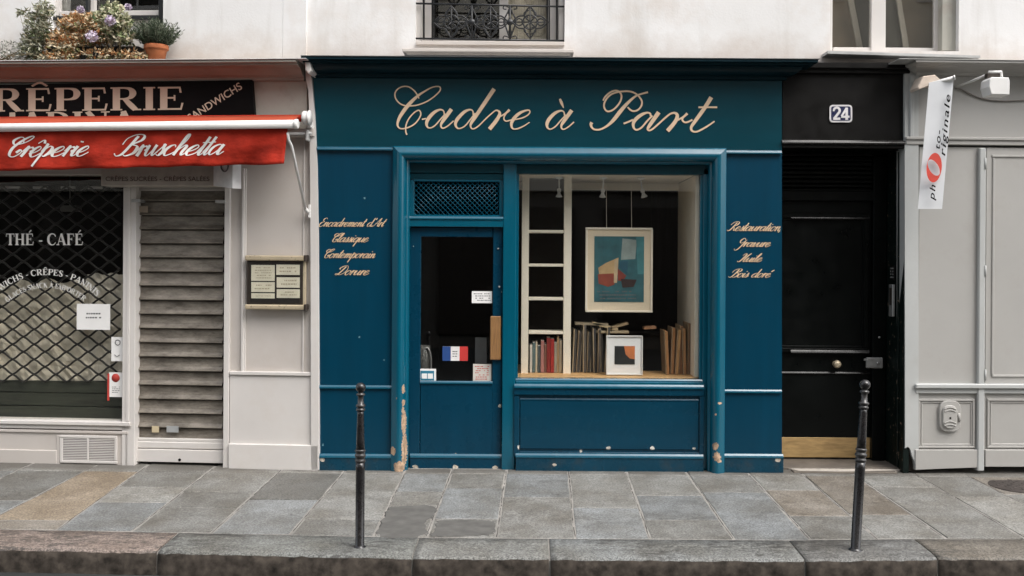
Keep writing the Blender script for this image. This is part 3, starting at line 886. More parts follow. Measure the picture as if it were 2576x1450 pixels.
b2.rotation_euler = (R(-1), R(4.6), 0.4)
b2.scale = (1.08, 1.08, 1.035)
b2['label'] = 'leaning slim black bollard in front of the black front door'

# ------------------------------------------------------------------ upper walls and their windows
def wall_with(fr, t, th, x0, x1, z0, z1, holes):
    mb = MB(fr)
    xs = x0
    for (a, b, za, zb) in sorted(holes):
        mb.box(xs, a, t, t + th, z0, z1, 0)
        mb.box(a, b, t, t + th, z0, za, 0)
        mb.box(a, b, t, t + th, zb, z1, 0)
        xs = b
    mb.box(xs, x1, t, t + th, z0, z1, 0)
    mb.box(x0, x1, 5.5, 5.8, -.2, z1, 0); mb.box(x0, x1, t + th, 5.5, z1 - .2, z1, 0)
    mb.box(x0 - .2, x0 - .002, t, 5.5, -.2, z1, 0); mb.box(x1 + .002, x1 + .2, t, 5.5, -.2, z1, 0)
    return mb
TW = 0.10
bl = thing('apartment_building', 'white plastered building above the creperie awning, with flowers under its window', 'building', fr=L)
xa, zb_ = L.p(116, 82, .06); xb, _ = L.p(410, 82, .06)
xj = L.p(711, 80, .06)[0]
obj('wall', wall_with(L, .06, .4, -5.5, xj, L.p(300, 190, .06)[1], 8.5, [(xa, xb, zb_, zb_ + 2.0)]), M['wall'], bl)
w = MB(L)
t0 = .20
w.pb(118, -500, 128, 90, t0 - .03, t0 + .05); w.pb(400, -500, 410, 90, t0 - .03, t0 + .05)
w.pb(216, -500, 224, 40, t0 - .03, t0 + .03)
w.pb(128, 41, 400, 49, t0 - .035, t0 + .04)
wf = obj('window', w, M['iron'], bl)
w = MB(L); w.pb(128, -500, 152, 40, t0 + .01, t0 + .05); w.pb(150, 27, 400, 40, t0, t0 + .05); w.pb(222, -500, 240, 34, t0 + .01, t0 + .05); w.pb(128, 49, 400, 90, t0 + .02, t0 + .05)
obj('frame', w, M['cream_bright'], wf)
w = MB(L); w.pb(128, -500, 405, 40, t0 + .055, t0 + .06, 0); obj('pane', w, M['glass_house'], wf)
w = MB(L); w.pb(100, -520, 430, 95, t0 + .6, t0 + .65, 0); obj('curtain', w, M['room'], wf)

br = thing('apartment_building', 'tall white plastered building above the blue shop and the black front door', 'building')
h1 = (B.p(1045, 100, TW)[0], B.p(1420, 100, TW)[0], B.p(1230, 106, TW)[1])
h2 = (B.p(2088, 100, TW)[0], B.p(2412, 100, TW)[0], B.p(2230, 128, TW)[1])
xj2 = B.p(713, 80, TW)[0]
wall_z0 = B.p(1400, 205, TW)[1]
obj('wall', wall_with(B, TW, .5, xj2, 7.5, wall_z0, 8.5, [(h1[0], h1[1], h1[2], h1[2] + 1.9), (h2[0], h2[1], h2[2], h2[2] + 1.9)]), M['wall'], br)
# window with the iron railing
t0 = TW + .16
mb = MB()
mb.pb(1062, -560, 1088, 106, t0, t0 + .05); mb.pb(1377, -560, 1408, 108, t0, t0 + .05); mb.pb(1258, -560, 1280, 104, t0 - .02, t0 + .05); mb.pb(1088, 98, 1377, 108, t0, t0 + .05)
mb.pb(1046, -560, 1062, 110, t0 - .10, t0 + .05); mb.pb(1408, -560, 1420, 110, t0 - .10, t0 + .05)
wf = obj('window', mb, M['cream_bright'], br)
mb = MB(); mb.pb(1085, -560, 1260, 100, t0 + .02, t0 + .025, 0); mb.pb(1278, -560, 1380, 100, t0 + .02, t0 + .025, 0); obj('pane', mb, M['glass_house'], wf)
mb = MB()
mb.pb(1012, 123, 1444, 131, -.10, TW - .002, .004); mb.pb(1022, 131, 1436, 139, -.06, TW - .003, .004); mb.pb(1046, 104, 1420, 114, TW - .03, t0 + .06, .004)
obj('sill', mb, M['cream_paint'], wf)
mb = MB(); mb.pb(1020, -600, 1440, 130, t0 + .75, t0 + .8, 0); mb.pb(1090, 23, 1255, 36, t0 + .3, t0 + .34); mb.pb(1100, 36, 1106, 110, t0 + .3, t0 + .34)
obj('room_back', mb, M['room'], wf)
mb = MB()  # pleated sheet stands in for the beige reflection in the right pane
for i in range(22):
    xx = 1282 + i * 4.3
    X0, z1 = B.p(xx, -560, t0 + .10); X1, z0 = B.p(xx + 4.3, 100, t0 + .10)
    a, b = t0 + .10 + .012 * (i % 2), t0 + .10 + .012 * ((i + 1) % 2)
    mb.quad((X0, a, z0), (X1, b, z0), (X1, b, z1), (X0, a, z1))
obj('curtain', mb, M['curtain'], wf)  # stand-in for the beige reflection in the pane, not a real curtain
# plain window above the black door
t0 = TW + .15
mb = MB()
mb.pb(2086, -560, 2096, 130, t0 - .01, t0 + .05); mb.pb(2352, -560, 2372, 130, t0, t0 + .05); mb.pb(2194, -560, 2230, 130, t0 - .02, t0 + .05); mb.pb(2096, 120, 2352, 130, t0, t0 + .05)
wf = obj('window', mb, M['cream_bright'], br)
mb = MB(); mb.pb(2092, -560, 2198, 124, t0 + .02, t0 + .025, 0); mb.pb(2228, -560, 2356, 124, t0 + .021, t0 + .026, 0); obj('pane', mb, M['glass_house'], wf)
mb = MB(); mb.pprism([(2082, 128), (2466, 140), (2466, 146), (2082, 135)], -.06, TW + .10); obj('sill', mb, M['zinc'], wf)
mb = MB(); mb.pb(2372, -560, 2414, 128, TW + .06, t0 + .05); obj('reveal', mb, M['beige_fascia'], wf)
mb = MB()  # painted reflection: strips and dark field imitate a mirrored window, no curtains here
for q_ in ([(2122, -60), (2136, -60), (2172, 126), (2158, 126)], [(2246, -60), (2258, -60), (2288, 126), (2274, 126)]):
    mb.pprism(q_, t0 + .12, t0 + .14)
obj('curtain', mb, mat('reflected_frame_edge', (.34, .31, .27), .9, .1, 6), wf)  # strips of the painted window reflection, not a curtain
mb = MB(); mb.pprism([(2140, -60), (2246, -60), (2274, 126), (2172, 126)], t0 + .15, t0 + .16); obj('curtain', mb, mat('reflected_dark_opening', (.05, .046, .040), .9, .2, 4), wf)  # dark field of the painted window reflection, not a curtain
mb = MB(); mb.pb(2070, -600, 2430, 150, t0 + .22, t0 + .25, 0); obj('room_back', mb, mat('reflected_brown_wall', (0.20, 0.155, 0.11), 0.9, 0.3, 3), wf)  # brown of the reflected house put into this plane, no drape

# iron railing
ra = thing('window_railing', 'black wrought iron window railing with diamond ornaments above the blue shop', 'railing')
tr = TW + .03
for a, b in ((9, 15), (97, 101), (-205, -200)):
    mb = MB(); mb.tube([B.P(1046, a, tr), B.P(1419, b + 2, tr)], .0085, 8); obj('rail', mb, M['iron'], ra)
for x, r_ in ((1066, .009), (1088, .009), (1377, .009), (1401, .009), (1093, .006), (1382, .006)):
    mb = MB(); mb.tube([B.P(x, -205, tr), B.P(x, 100, tr)], r_, 8); obj('bar', mb, M['iron'], ra)
def ornament(cx, cy, small=False):
    mb = MB()
    q = lambda x, y: tuple(B.P(cx + x, cy + y, tr))
    if small:
        for s_ in (-1, 1):
            mb.tube([Vector(v) for v in catmull([q(0, -40), q(s_ * 5, -26), q(s_ * 15, -4), q(s_ * 10, 14), q(0, 42)], 4)], .007, 6)
            for y in (-37, 39):
                mb.tube([Vector(v) for v in catmull([q(s_ * 2, y), q(s_ * 14, y - 4), q(s_ * 17, y + 3), q(s_ * 9, y + 5)], 4)], .005, 6)
        mb.tube([q(0, -42), q(0, 44)], .010, 6)
        mb.lathe([(.001, -.012), (.026, -.010), (.03, 0), (.026, .010), (.001, .012)], q(0, 0), 'Y', 12)
        mb.lathe([(.001, -.010), (.016, 0), (.001, .010)], q(0, 24), 'Y', 10); mb.lathe([(.001, -.010), (.016, 0), (.001, .010)], q(0, -22), 'Y', 10)
    else:
        for sx in (-1, 1):
            for sy in (-1, 1):
                mb.tube([Vector(v) for v in catmull([q(0, sy * 40), q(sx * 9, sy * 29), q(sx * 15, sy * 17), q(sx * 30, sy * 14), q(sx * 45, 0)], 4)], .007, 6)
                mb.tube([Vector(v) for v in catmull([q(sx * 3, sy * 30), q(sx * 14, sy * 24), q(sx * 13, sy * 14), q(sx * 4, sy * 13)], 4)], .0055, 6)
                mb.tube([Vector(v) for v in catmull([q(sx * 38, sy * 2), q(sx * 28, sy * 9), q(sx * 20, sy * 5), q(sx * 21, 0)], 4)], .0055, 6)
                mb.tube([q(0, 0), q(sx * 17, sy * 17)], .006, 6)
        mb.tube([q(18 * math.cos(a), 18 * math.sin(a)) for a in [2 * math.pi * i / 20 for i in range(21)]], .0065, 6)
        mb.tube([q(0, -43), q(0, 45)], .0065, 6); mb.tube([q(-47, 0), q(47, 0)], .0055, 6)
    obj('ornament', mb, M['iron'], ra)
for cy in (56, -45, -145):
    for cx, s_ in ((1135.6, 0), (1187, 1), (1234, 0), (1283, 1), (1333.5, 0)):
        ornament(cx, cy, s_)

# ------------------------------------------------------------------ blue shopfront
sh = thing('shopfront', 'dark blue wooden shopfront with cream script lettering, glazed door and display window', 'shopfront')
zt = B.p(1400, 146, -.235)[1]; zb = B.p(1400, 199, 0)[1]
hh = zt - zb
PROF = [(0, 0), (.03, 0), (.034, .19 * hh), (.06, .23 * hh), (.085, .29 * hh), (.11, .40 * hh), (.13, .55 * hh), (.138, .66 * hh), (.20, .69 * hh), (.204, .82 * hh), (.235, .85 * hh), (.235, hh), (-.12, hh + .015)]
def cornice(fr, prof, x0, x1, zb, mitre0=0.0, mitre1=1.0, back=.12):
    mb = MB(fr)
    A = [mb.bm.verts.new((x0 - a * mitre0, -a, zb + z)) for a, z in prof]
    C = [mb.bm.verts.new((x1 + max(0, a) * mitre1, -a, zb + z)) for a, z in prof]
    for i in range(len(prof) - 1):
        mb.face([A[i], C[i], C[i + 1], A[i + 1]])
    for V_, sg, mt_ in ((A, -1, mitre0), (C, 1, mitre1)):       # returns along the sides
        E = [mb.bm.verts.new((v.co.x, back, v.co.z)) for v in V_]
        for i in range(len(prof) - 1):
            mb.face([V_[i], V_[i + 1], E[i + 1], E[i]])
    return mb
xL, xR = B.p(790, 200)[0], B.p(1967, 200)[0]
mb = cornice(B, PROF, xL, xR, zb, .25, 1.0)
mb.mi = 1
mb.box(xL - .06, xR + .245, -.245, .11, zt + .002, zt + .007, .002)
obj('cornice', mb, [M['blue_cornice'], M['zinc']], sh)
mb = MB(); mb.pprism([(788, 190), (1967, 190), (1967, 378), (797, 370)], 0, .11)
fa = obj('fascia', mb, M['blue_fascia'], sh)
# the big script, traced stroke by stroke
mb = MB()
def za(x, y): return B.p((1460 + x / 4.293) / 1.4907, (300 + y / 4.293) / 1.4907, -.004)
def zc(x, y): return B.p((2180 + x / 4.770) / 1.4907, (300 + y / 4.770) / 1.4907, -.004)
h = 21
A_BOWL = [(885, 565, h), (872, 500, h), (820, 480, 28), (740, 512, 46), (662, 582, 56), (612, 655, 56), (600, 720, 42), (622, 765, 26), (670, 772, h), (740, 730, h), (820, 640, h), (905, 545, h)]
A_STEM = [(1000, 470, 62), (940, 555, 60), (868, 655, 54), (832, 720, 34), (842, 768, 24), (880, 775, h), (950, 735, h), (1035, 660, h)]
for st in [
  [(478, 300, 16), (440, 225, h), (390, 165, h), (310, 112, h), (220, 108, h), (140, 145, h), (92, 215, h), (105, 305, h), (170, 380, h), (260, 417, h), (370, 418, h), (480, 398, h), (620, 340, h), (740, 255, h), (815, 175, h), (818, 122, h), (770, 106, h), (680, 125, h), (570, 185, 27), (470, 250, 38), (380, 330, 52), (295, 420, 60), (220, 520, 58), (165, 610, 50), (135, 695, 38), (142, 755, 26), (185, 786, h), (250, 782, h), (335, 755, h), (420, 700, h), (485, 615, h), (508, 545, h), (480, 492, h), (420, 515, h), (350, 580, h), (292, 670, h), (266, 760, h), (268, 840, h), (285, 885, 26)],
  A_BOWL, A_STEM, [(525, 637, h), (590, 622, h)],
  [(1352, 565, h), (1342, 500, h), (1295, 480, 28), (1215, 512, 46), (1135, 585, 54), (1078, 660, 54), (1066, 725, 40), (1095, 775, 26), (1145, 780, h), (1220, 740, h), (1300, 645, h), (1385, 535, h)],
  [(1688, 145, 66), (1590, 290, 62), (1480, 455, 60), (1375, 610, 56), (1320, 695, 44), (1308, 745, 28), (1330, 786, h), (1380, 780, h), (1450, 730, h), (1560, 620, h), (1650, 540, h), (1715, 492, h), (1765, 510, 34), (1775, 560, 50), (1720, 660, 60), (1612, 795, 62)],
  [(1710, 660, h), (1770, 600, h), (1840, 560, 24), (1895, 520, 34), (1935, 480, 42)],
  [(1890, 530, h), (1850, 590, h), (1848, 640, h), (1885, 665, h), (1950, 650, h), (2060, 632, h), (2150, 610, h), (2225, 570, h), (2262, 525, h), (2250, 490, h), (2195, 495, 28), (2110, 530, 44), (2030, 595, 54), (1975, 675, 52), (1965, 740, 38), (1990, 785, 26), (2050, 790, h), (2150, 752, h), (2258, 685, 16)],
  [(x + 1937, y + 18, w_) for x, y, w_ in A_BOWL], [(x + 1937, y + 18, w_) for x, y, w_ in A_STEM], [(2745, 305, 30), (2772, 370, 44), (2805, 452, 14)]]:
    mb.ribbon(st, za, -.004)
h = 31
for st in [
  [(388, 372, 26), (430, 300, h), (520, 222, h), (610, 192, h), (680, 215, h), (718, 285, h), (700, 380, h), (640, 470, h), (560, 540, h), (480, 565, h), (425, 530, h), (405, 450, h), (440, 355, h), (520, 270, h), (620, 227, h), (740, 207, h), (860, 207, h), (960, 240, h), (1040, 310, h), (1083, 390, h), (1070, 470, h), (1010, 540, h), (930, 560, h), (870, 532, h), (828, 488, 26)],
  [(1192, 220, 34), (1080, 250, h), (980, 287, 34), (880, 365, 46), (790, 455, 58), (700, 560, 68), (600, 690, 66), (510, 785, 48), (420, 850, 34), (320, 890, h), (230, 885, h), (182, 842, 38), (172, 795, 52), (188, 762, 60)],
  [(1240, 650, h), (1232, 605, h), (1180, 588, 34), (1100, 612, 52), (1010, 670, 64), (945, 742, 62), (927, 812, 48), (950, 876, 34), (1000, 893, h), (1080, 850, h), (1170, 745, h), (1270, 640, h)],
  [(757, 782, h), (840, 752, h), (925, 712, h)],
  [(1385, 580, 76), (1300, 700, 70), (1215, 825, 58), (1185, 880, 38), (1215, 905, h), (1280, 875, h), (1400, 770, h), (1500, 680, h), (1590, 610, h), (1665, 592, 40), (1715, 630, 56), (1700, 710, 66), (1640, 800, 68), (1540, 915, 72)],
  [(1680, 745, h), (1750, 705, h), (1830, 660, 36), (1895, 600, 48)],
  [(1840, 655, h), (1808, 695, h), (1815, 735, h), (1855, 760, h), (1910, 752, h), (1985, 715, h)],
  [(2325, 310, 76), (2240, 450, 70), (2130, 610, 66), (2020, 760, 60), (1965, 850, 48), (1978, 908, 36), (2040, 930, h), (2120, 905, h), (2250, 832, h), (2382, 742, 26)],
  [(2095, 490, h), (2260, 490, h), (2430, 490, h)]]:
    mb.ribbon(st, zc, -.004)
obj('lettering', mb, M['gold'], fa)

def side_panel(poly, bead, texts):
    mb = MB(); mb.pprism(poly, .002, .11)
    q = obj('side_panel', mb, M['blue_panel'], sh)
    mb = MB(); mb.ledge(bead[0], bead[1], bead[2], bead[2] + 8, -.016, .004); obj('bead', mb, M['blue_ledge'], q)
    for (tx, a, b, base, xh) in texts:
        mb = MB(); script(mb, tx, a, b, base, xh, -.002, .62, .004, .20, .095); obj('lettering', mb, M['gold_small'], q)
side_panel([(797, 377), (988, 377), (988, 1144), (803, 1144)], (803, 987, 970), [("Encadrement d'Art", 803, 973, 570, 10.8), ('Classique', 837, 927, 609, 11), ('Contemporain', 817, 944, 649, 11), ('Dorure', 843, 929, 692, 11.5)])
side_panel([(1822, 382), (1967, 382), (1967, 1147), (1822, 1147)], (1824, 1967, 981), [('Restauration,', 1829, 1963, 581, 11.4), ('Gravure', 1847, 1938, 621, 11), ('Huile', 1855, 1917, 659, 10.5), ('Bois doré', 1833, 1948, 698, 10.5)])
for a, b, c in ((797, 988, 369), (1823, 1967, 378)):
    mb = MB(); mb.ledge(a, b, c, c + 9, -.026, .10); obj('string_moulding', mb, M['blue_ledge'], sh)
for a, b, t_ in ((803, 988, -.026), (1822, 1971, -.026), (1297, 1770, .006)):
    mb = MB(); mb.pb(a, 1153, b, 1190, t_, .10, .003); q = obj('plinth', mb, M['blue_plinth'], sh)
    mb = MB(); mb.ledge(a, b, 1143, 1153, t_ - .006, .10, .7); obj('bead', mb, M['blue_ledge'], q)

# heavy rolled surround
prof = [(0, .02), (0, -.026), (.004, -.032), (.012, -.038), (.042, -.057), (.052, -.062), (.062, -.0645), (.072, -.064), (.082, -.060), (.091, -.054), (.099, -.045), (.106, -.034), (.112, -.020), (.116, -.004), (.118, .012), (.124, .016), (.130, .018), (.135, .024), (.137, .034), (.137, .15)]
x0, x1, ztop = B.p(987, 700)[0], B.p(1824, 700)[0], B.p(1400, 371)[1]
mb = MB()
pl = []
for w_, y_ in prof:
    pl.append([mb.bm.verts.new((x0 + w_, y_, -.03)), mb.bm.verts.new((x0 + w_, y_, ztop - w_)), mb.bm.verts.new((x1 - w_, y_, ztop - w_)), mb.bm.verts.new((x1 - w_, y_, -.03))])
for a, b in zip(pl, pl[1:]):
    for k in range(3):
        mb.face([a[k], a[k + 1], b[k + 1], b[k]])
obj('window_surround', mb, M['blue_frame'], sh)
# header, mullion, transom
mb = MB(); mb.pb(1024, 404, 1790, 437, .075, .18); mb.pb(1030, 437, 1300, 452, .085, .17, .004)
obj('header', mb, M['blue_fascia'], sh)
mb = MB(); mb.pb(1264, 412, 1297, 1186, .052, .17, .006); obj('mullion', mb, M['blue_frame'], sh)
mb = MB(); mb.pb(1768, 425, 1792, 1186, .075, .2, .004); obj('window_post', mb, M['blue_frame'], sh)
mb = MB(); mb.ledge(1028, 1266, 545, 552, .046, .17); mb.pb(1028, 552, 1266, 571, .055, .17, .004); mb.pb(1032, 450, 1042, 548, .095, .17); mb.pb(1256, 450, 1266, 548, .095, .17); mb.pb(1040, 541, 1258, 548, .09, .17); mb.pb(1040, 450, 1258, 457, .09, .17)
obj('transom', mb, M['blue_frame'], sh)
mb = MB()
zA, zB2 = B.p(1150, 545, .115)[1], B.p(1150, 452, .115)[1]
xA, xB = B.p(1038, 500, .115)[0], B.p(1260, 500, .115)[0]
hgt = zB2 - zA
stp = .0415
k = xA - hgt
while k < xB:
    for sg in (1, -1):
        a = Vector((k, .115 + .003 * sg, zA)) if sg > 0 else Vector((k, .115 + .003 * sg, zB2))
        b = Vector((k + hgt, .115 + .003 * sg, zB2)) if sg > 0 else Vector((k + hgt, .115 + .003 * sg, zA))
        d = b - a
        u0 = max(0, (xA - a.x) / d.x); u1 = min(1, (xB - a.x) / d.x)
        if u1 > u0: mb.tube([a + d * u0, a + d * u1], .0033, 5)
    k += stp
obj('transom_grille', mb, M['blue_frame'], sh)
# door leaf
dt = .10
dr = MB()
dr.pb(1030, 573, 1057, 1184, dt, dt + .05); dr.pb(1239, 573, 1262, 1184, dt, dt + .05); dr.pb(1057, 573, 1239, 596, dt, dt + .05)
dr.pb(1057, 962, 1239, 1184, dt + .002, dt + .05, .004); dr.pb(1031, 1153, 1263, 1184, dt - .020, dt + .001, .003)
door = obj('shop_door', dr, M['blue_door'], sh)
mb = MB(); mb.ledge(1057, 1239, 959, 966, dt - .010, dt + .01); mb.ledge(1031, 1263, 1143, 1153, dt - .026, dt + .001, .7); obj('bead', mb, M['blue_ledge'], door)
mb = MB(); mb.pb(1055, 590, 1241, 964, dt + .028, dt + .034, 0); obj('pane', mb, M['glass'], door)
mb = MB(); mb.pb(1233, 796, 1260, 906, dt - .034, dt - .002, .006); obj('handle', mb, M['wood_handle'], door)
mb = MB()
for (x, y, r) in ((1256, 722, .010), (1253, 626, .008), (1040, 620, .005), (1262, 735, .005)):
    mb.lathe([(.001, -.010), (r * .8, -.008), (r, -.002), (r, .002)], tuple(B.P(x, y, dt)), 'Y', 14)
obj('lock', mb, M['steel'], door)
# display window
sw = MB()
sw.pb(1297, 430, 1304, 960, .10, .16); sw.pb(1760, 436, 1770, 962, .10, .16); sw.pb(1300, 428, 1768, 439, .10, .16); sw.pb(1297, 961, 1770, 975, .062, .20, .004)
win = obj('display_window', sw, M['blue_frame'], sh)
mb = MB(); mb.pb(1302, 436, 1764, 957, .135, .141, 0); obj('pane', mb, M['glass'], win)
mb = MB(); mb.ledge(1297, 1768, 954, 961, .075, .20); mb.ledge(1294, 1771, 968, 978, .018, .10); obj('sill', mb, M['blue_ledge'], win)
mb = MB()
mb.pb(1292, 975, 1772, 1150, .058, .12, .003)
# stile frame of the stall riser round a sunk panel
mb.pb(1292, 977, 1772, 996, .030, .06, .006); mb.pb(1292, 996, 1306, 1148, .036, .06, .005); mb.pb(1760, 996, 1772, 1148, .036, .06, .005); mb.pb(1306, 1138, 1760, 1148, .040, .06, .004)
mb.pb(1308, 1009, 1757, 1131, .048, .06, .004)
mb.ledge(1308, 1757, 1003, 1009, .046, .06)
obj('stall_riser', mb, M['blue_riser'], sh)
# interior shell
def shell(fr, x0, x1, y0, y1, z0, z1):
    mb = MB(fr)
    v = [(x0, y0, z0), (x1, y0, z0), (x1, y1, z0), (x0, y1, z0), (x0, y0, z1), (x1, y0, z1), (x1, y1, z1), (x0, y1, z1)]
    for ix in ((0, 1, 2, 3), (4, 7, 6, 5), (3, 2, 6, 7), (0, 3, 7, 4), (1, 5, 6, 2)):
        mb.quad(*[v[i] for i in ix])
    return mb
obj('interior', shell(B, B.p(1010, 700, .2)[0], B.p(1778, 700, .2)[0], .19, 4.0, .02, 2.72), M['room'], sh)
zf = B.p(1530, 947.5, .2)[1]
xcr = B.p(1746, 700, .22)[0]
xcl = B.p(1300, 700, .2)[0]
zc1 = B.p(1530, 440, .2)[1]
mb = MB(); mb.box(xcl, xcr + .05, .165, 1.15, zf - .035, zf, .003); obj('display_floor', mb, M['wood_floor'], sh)
mb = MB(); mb.box(xcr, xcr + .045, .18, 1.15, zf + .002, zc1, .003); mb.box(xcl, xcr, .18, 1.15, zc1, zc1 + .05, .003); mb.box(xcl, xcr, 1.1, 1.15, zc1 - .07, zc1 - .002, .003)
obj('display_wall', mb, M['room_cream'], sh)
# ------------------------------------------------------------------ things in the display window
su = thing('shelf_unit', 'cream ladder shelf unit on the left side of the display window', 'shelf')
for a, b in ((1312, 1330), (1418, 1437)):
    mb = MB(); mb.pb(a, 441, b, 941, .40, .44); mb.box(B.p(a, 700, .4)[0], B.p(b, 700, .4)[0], .44, .47, zf + .001, zc1 - .002, 0); obj('post', mb, M['room_cream'], su)
for y in (579, 664, 749, 834):
    mb = MB(); mb.pb(1330, y, 1418, y + 7, .405, .62); obj('shelf', mb, M['room_cream'], su)
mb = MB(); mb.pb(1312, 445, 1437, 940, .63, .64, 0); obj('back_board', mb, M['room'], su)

BOOKC = [('white', (.55, .52, .46)), ('teal green', (.10, .15, .145)), ('thin cream', (.55, .47, .34)), ('dark slate', (.06, .075, .075)), ('dusty pink', (.36, .15, .13)), ('brown', (.16, .07, .045)), ('dark red', (.22, .016, .012)), ('bright red', (.33, .02, .014)), ('grey beige', (.32, .27, .2)), ('tan', (.36, .24, .12)), ('ivory', (.50, .42, .30))]
xx = 1333
for i, (nm, c) in enumerate(BOOKC):
    w_ = (6.5, 8, 5, 8, 9, 6, 10, 9, 7, 6, 7)[i]
    mb = MB()
    hgt = (868, 862, 860, 870, 858, 866, 850, 853, 862, 848, 856)[i]
    X0, Z1 = B.p(xx, hgt, .43); X1, _ = B.p(xx + w_ - .6, hgt, .43)
    b = thing('book', f'{nm} book spine standing on the low shelf behind the shop window', 'book', 'books on the low shelf')
    mb.box(X0, X1, .43, .60, zf + .002, Z1, .002); obj('cover', mb, flat('book_' + nm.replace(' ', '_'), c), b)
    mb = MB(); mb.box(X0 + .002, X1 - .002, .435, .597, Z1, Z1 + .001, 0); obj('pages', mb, M['paper'], b)
    xx += w_

def picture(name, label, px0, py0, px1, py1, t, fw, frame_m, mat_m, inner, art, cat='picture'):
    th = thing(name, label, cat, 'framed pictures in the display window')
    mb = MB(); mb.pb(px0, py0, px1, py0 + fw, t, t + .03); mb.pb(px0, py1 - fw, px1, py1, t, t + .03); mb.pb(px0, py0 + fw, px0 + fw, py1 - fw, t, t + .03); mb.pb(px1 - fw, py0 + fw, px1, py1 - fw, t, t + .03)
    obj('frame', mb, frame_m, th)
    mb = MB(); mb.pb(px0 + fw, py0 + fw, px1 - fw, py1 - fw, t + .012, t + .028, 0); obj('mount', mb, mat_m, th)
    mb = MB(); mts = []
    mb.pb(*inner, t + .009, t + .0125, 0)
    for k, (c, poly) in enumerate(art):
        if poly is None: mts.append(flat(name + '_ground', c, .7, .25)); continue
        mb.mi = len(mts); mts.append(flat(name + '_tone', c, .7, .2))
        mb.pprism(poly, t + .0085 - .0004 * k, t + .0095)
    obj('print', mb, mts, th)
    return th
hp = picture('framed_poster', 'teal abstract poster in a wide cream frame hanging on two cords', 1473, 573, 1642, 786, .42, 5, M['room_cream'], mat('cream_mount', (.74, .62, .45), .8, .04, 4), (1495, 595, 1620, 760),
  [((.030, .115, .132), None), ((.25, .30, .28), [(1566, 600), (1602, 604), (1598, 652), (1562, 654)]), ((.055, .20, .215), [(1600, 596), (1620, 596), (1620, 690), (1604, 690)]),
   ((.46, .31, .15), [(1505, 674), (1524, 662), (1556, 648), (1554, 690), (1508, 694)]), ((.24, .05, .028), [(1504, 690), (1544, 688), (1546, 716), (1530, 722), (1506, 714)]), ((.48, .36, .22), [(1546, 656), (1556, 650), (1552, 712), (1544, 712)]),
   ((.20, .035, .022), [(1554, 676), (1576, 694), (1566, 708), (1554, 706)]), ((.035, .018, .015), [(1562, 702), (1602, 704), (1594, 722), (1566, 724)]), ((.02, .09, .13), [(1558, 658), (1580, 656), (1578, 690), (1558, 672)])])
mb = MB(); lines_block(mb, 1500, 730, 1600, 756, 3, .406, 4); obj('print_lines', mb, M['ink'], hp)
for x in (1526, 1589):
    mb = MB(); mb.tube([B.P(x, 574, .435), B.P(x - 1, 462, .435)], .0022, 5); obj('cord', mb, M['room_cream'], hp)
picture('small_framed_picture', 'small white mounted picture with a black and orange square standing on the window board', 1525, 845, 1617, 944, .27, 3, M['white_metal'], M['paper'], (1546, 871, 1597, 917),
  [((.012, .013, .013), None), ((.55, .17, .055), [(1570, 871), (1597, 871), (1597, 904), (1584, 902), (1574, 892)])])

def spot(px, lean, label):
    th = thing('spotlight', label, 'spotlight', 'small white ceiling spotlights')
    c = B.P(px, 452, .45); c.z = zc1 - .002
    mb = MB(); mb.lathe([(.001, 0), (.036, 0), (.034, -.012), (.012, -.018), (.006, -.02)], c); obj('ceiling_rose', mb, M['paper'], th)
    a = c + Vector((0, 0, -.018)); b = c + Vector((lean * .02, 0, -.10))
    mb = MB(); mb.tube([a, b], .006, 8); obj('stem', mb, M['paper'], th)
    d = Vector((lean * .5, -.15, -1)).normalized()
    mb = MB(); mb.tube([b, b + d * .008, b + d * .03, b + d * .034, b + d * .05, b + d * .075, b + d * .077], [.010, .018, .018, .012, .016, .030, .026], 14); obj('lamp_head', mb, M['paper'], th)
spot(1407, -.05, 'white ceiling spotlight nearest the cream shelf posts')
spot(1518, -.15, 'white ceiling spotlight above the middle of the hanging poster')
spot(1612, .55, 'white ceiling spotlight tilted to the side, nearest the cream display wall')

rb = random.Random(5)
def leaning(px, w_, top, t, lean, col, edge, label, group, bot=939):
    th = thing('picture_frame', label, 'frame', group)
    X0, Z1 = B.p(px, top, t); X1 = B.p(px + w_, top, t)[0]
    rot = Matrix.Rotation(lean, 3, 'Y')
    mb = MB(); mb.box(X0, X1, t, t + .26, zf + .002, Z1, .002, rot); obj('backing', mb, col, th)
    mb = MB(); mb.box(X0 - .004, X0 + .004, t - .006, t + .265, zf + .002, Z1 + .006, .001, rot, Vector(((X0 + X1) / 2, t + .13, zf))); obj('edge', mb, edge, th)
dkf = [flat('dark_frame', c) for c in ((.045, .04, .035), (.075, .065, .055), (.03, .028, .028), (.10, .085, .07))]
edg = [flat('frame_edge', c) for c in ((.42, .32, .2), (.30, .21, .12), (.5, .42, .31))]
for i, x in enumerate(range(1441, 1523, 9)):
    leaning(x, 7, 826 + rb.uniform(-8, 12), .46 + .02 * (i % 3), rb.uniform(-.06, .07), dkf[i % 4], edg[i % 3], 'dark frame leaning in the row behind the small white picture', 'dark frames leaning in the window')
for i, x in enumerate((1677, 1688, 1699, 1709, 1720, 1731)):
    leaning(x, 8, 818 + (16, 8, 12, 3, 9, -4)[i], .36 + .02 * (i % 2), (-.05, .03, .06, .02, -.03, .0)[i], flat('wood_frame', ((.42, .20, .075), (.33, .15, .055), (.46, .25, .10), (.26, .12, .05), (.38, .19, .08), (.20, .105, .055))[i]), edg[1], 'brown wooden frame leaning against the cream display wall', 'brown frames leaning by the display wall')
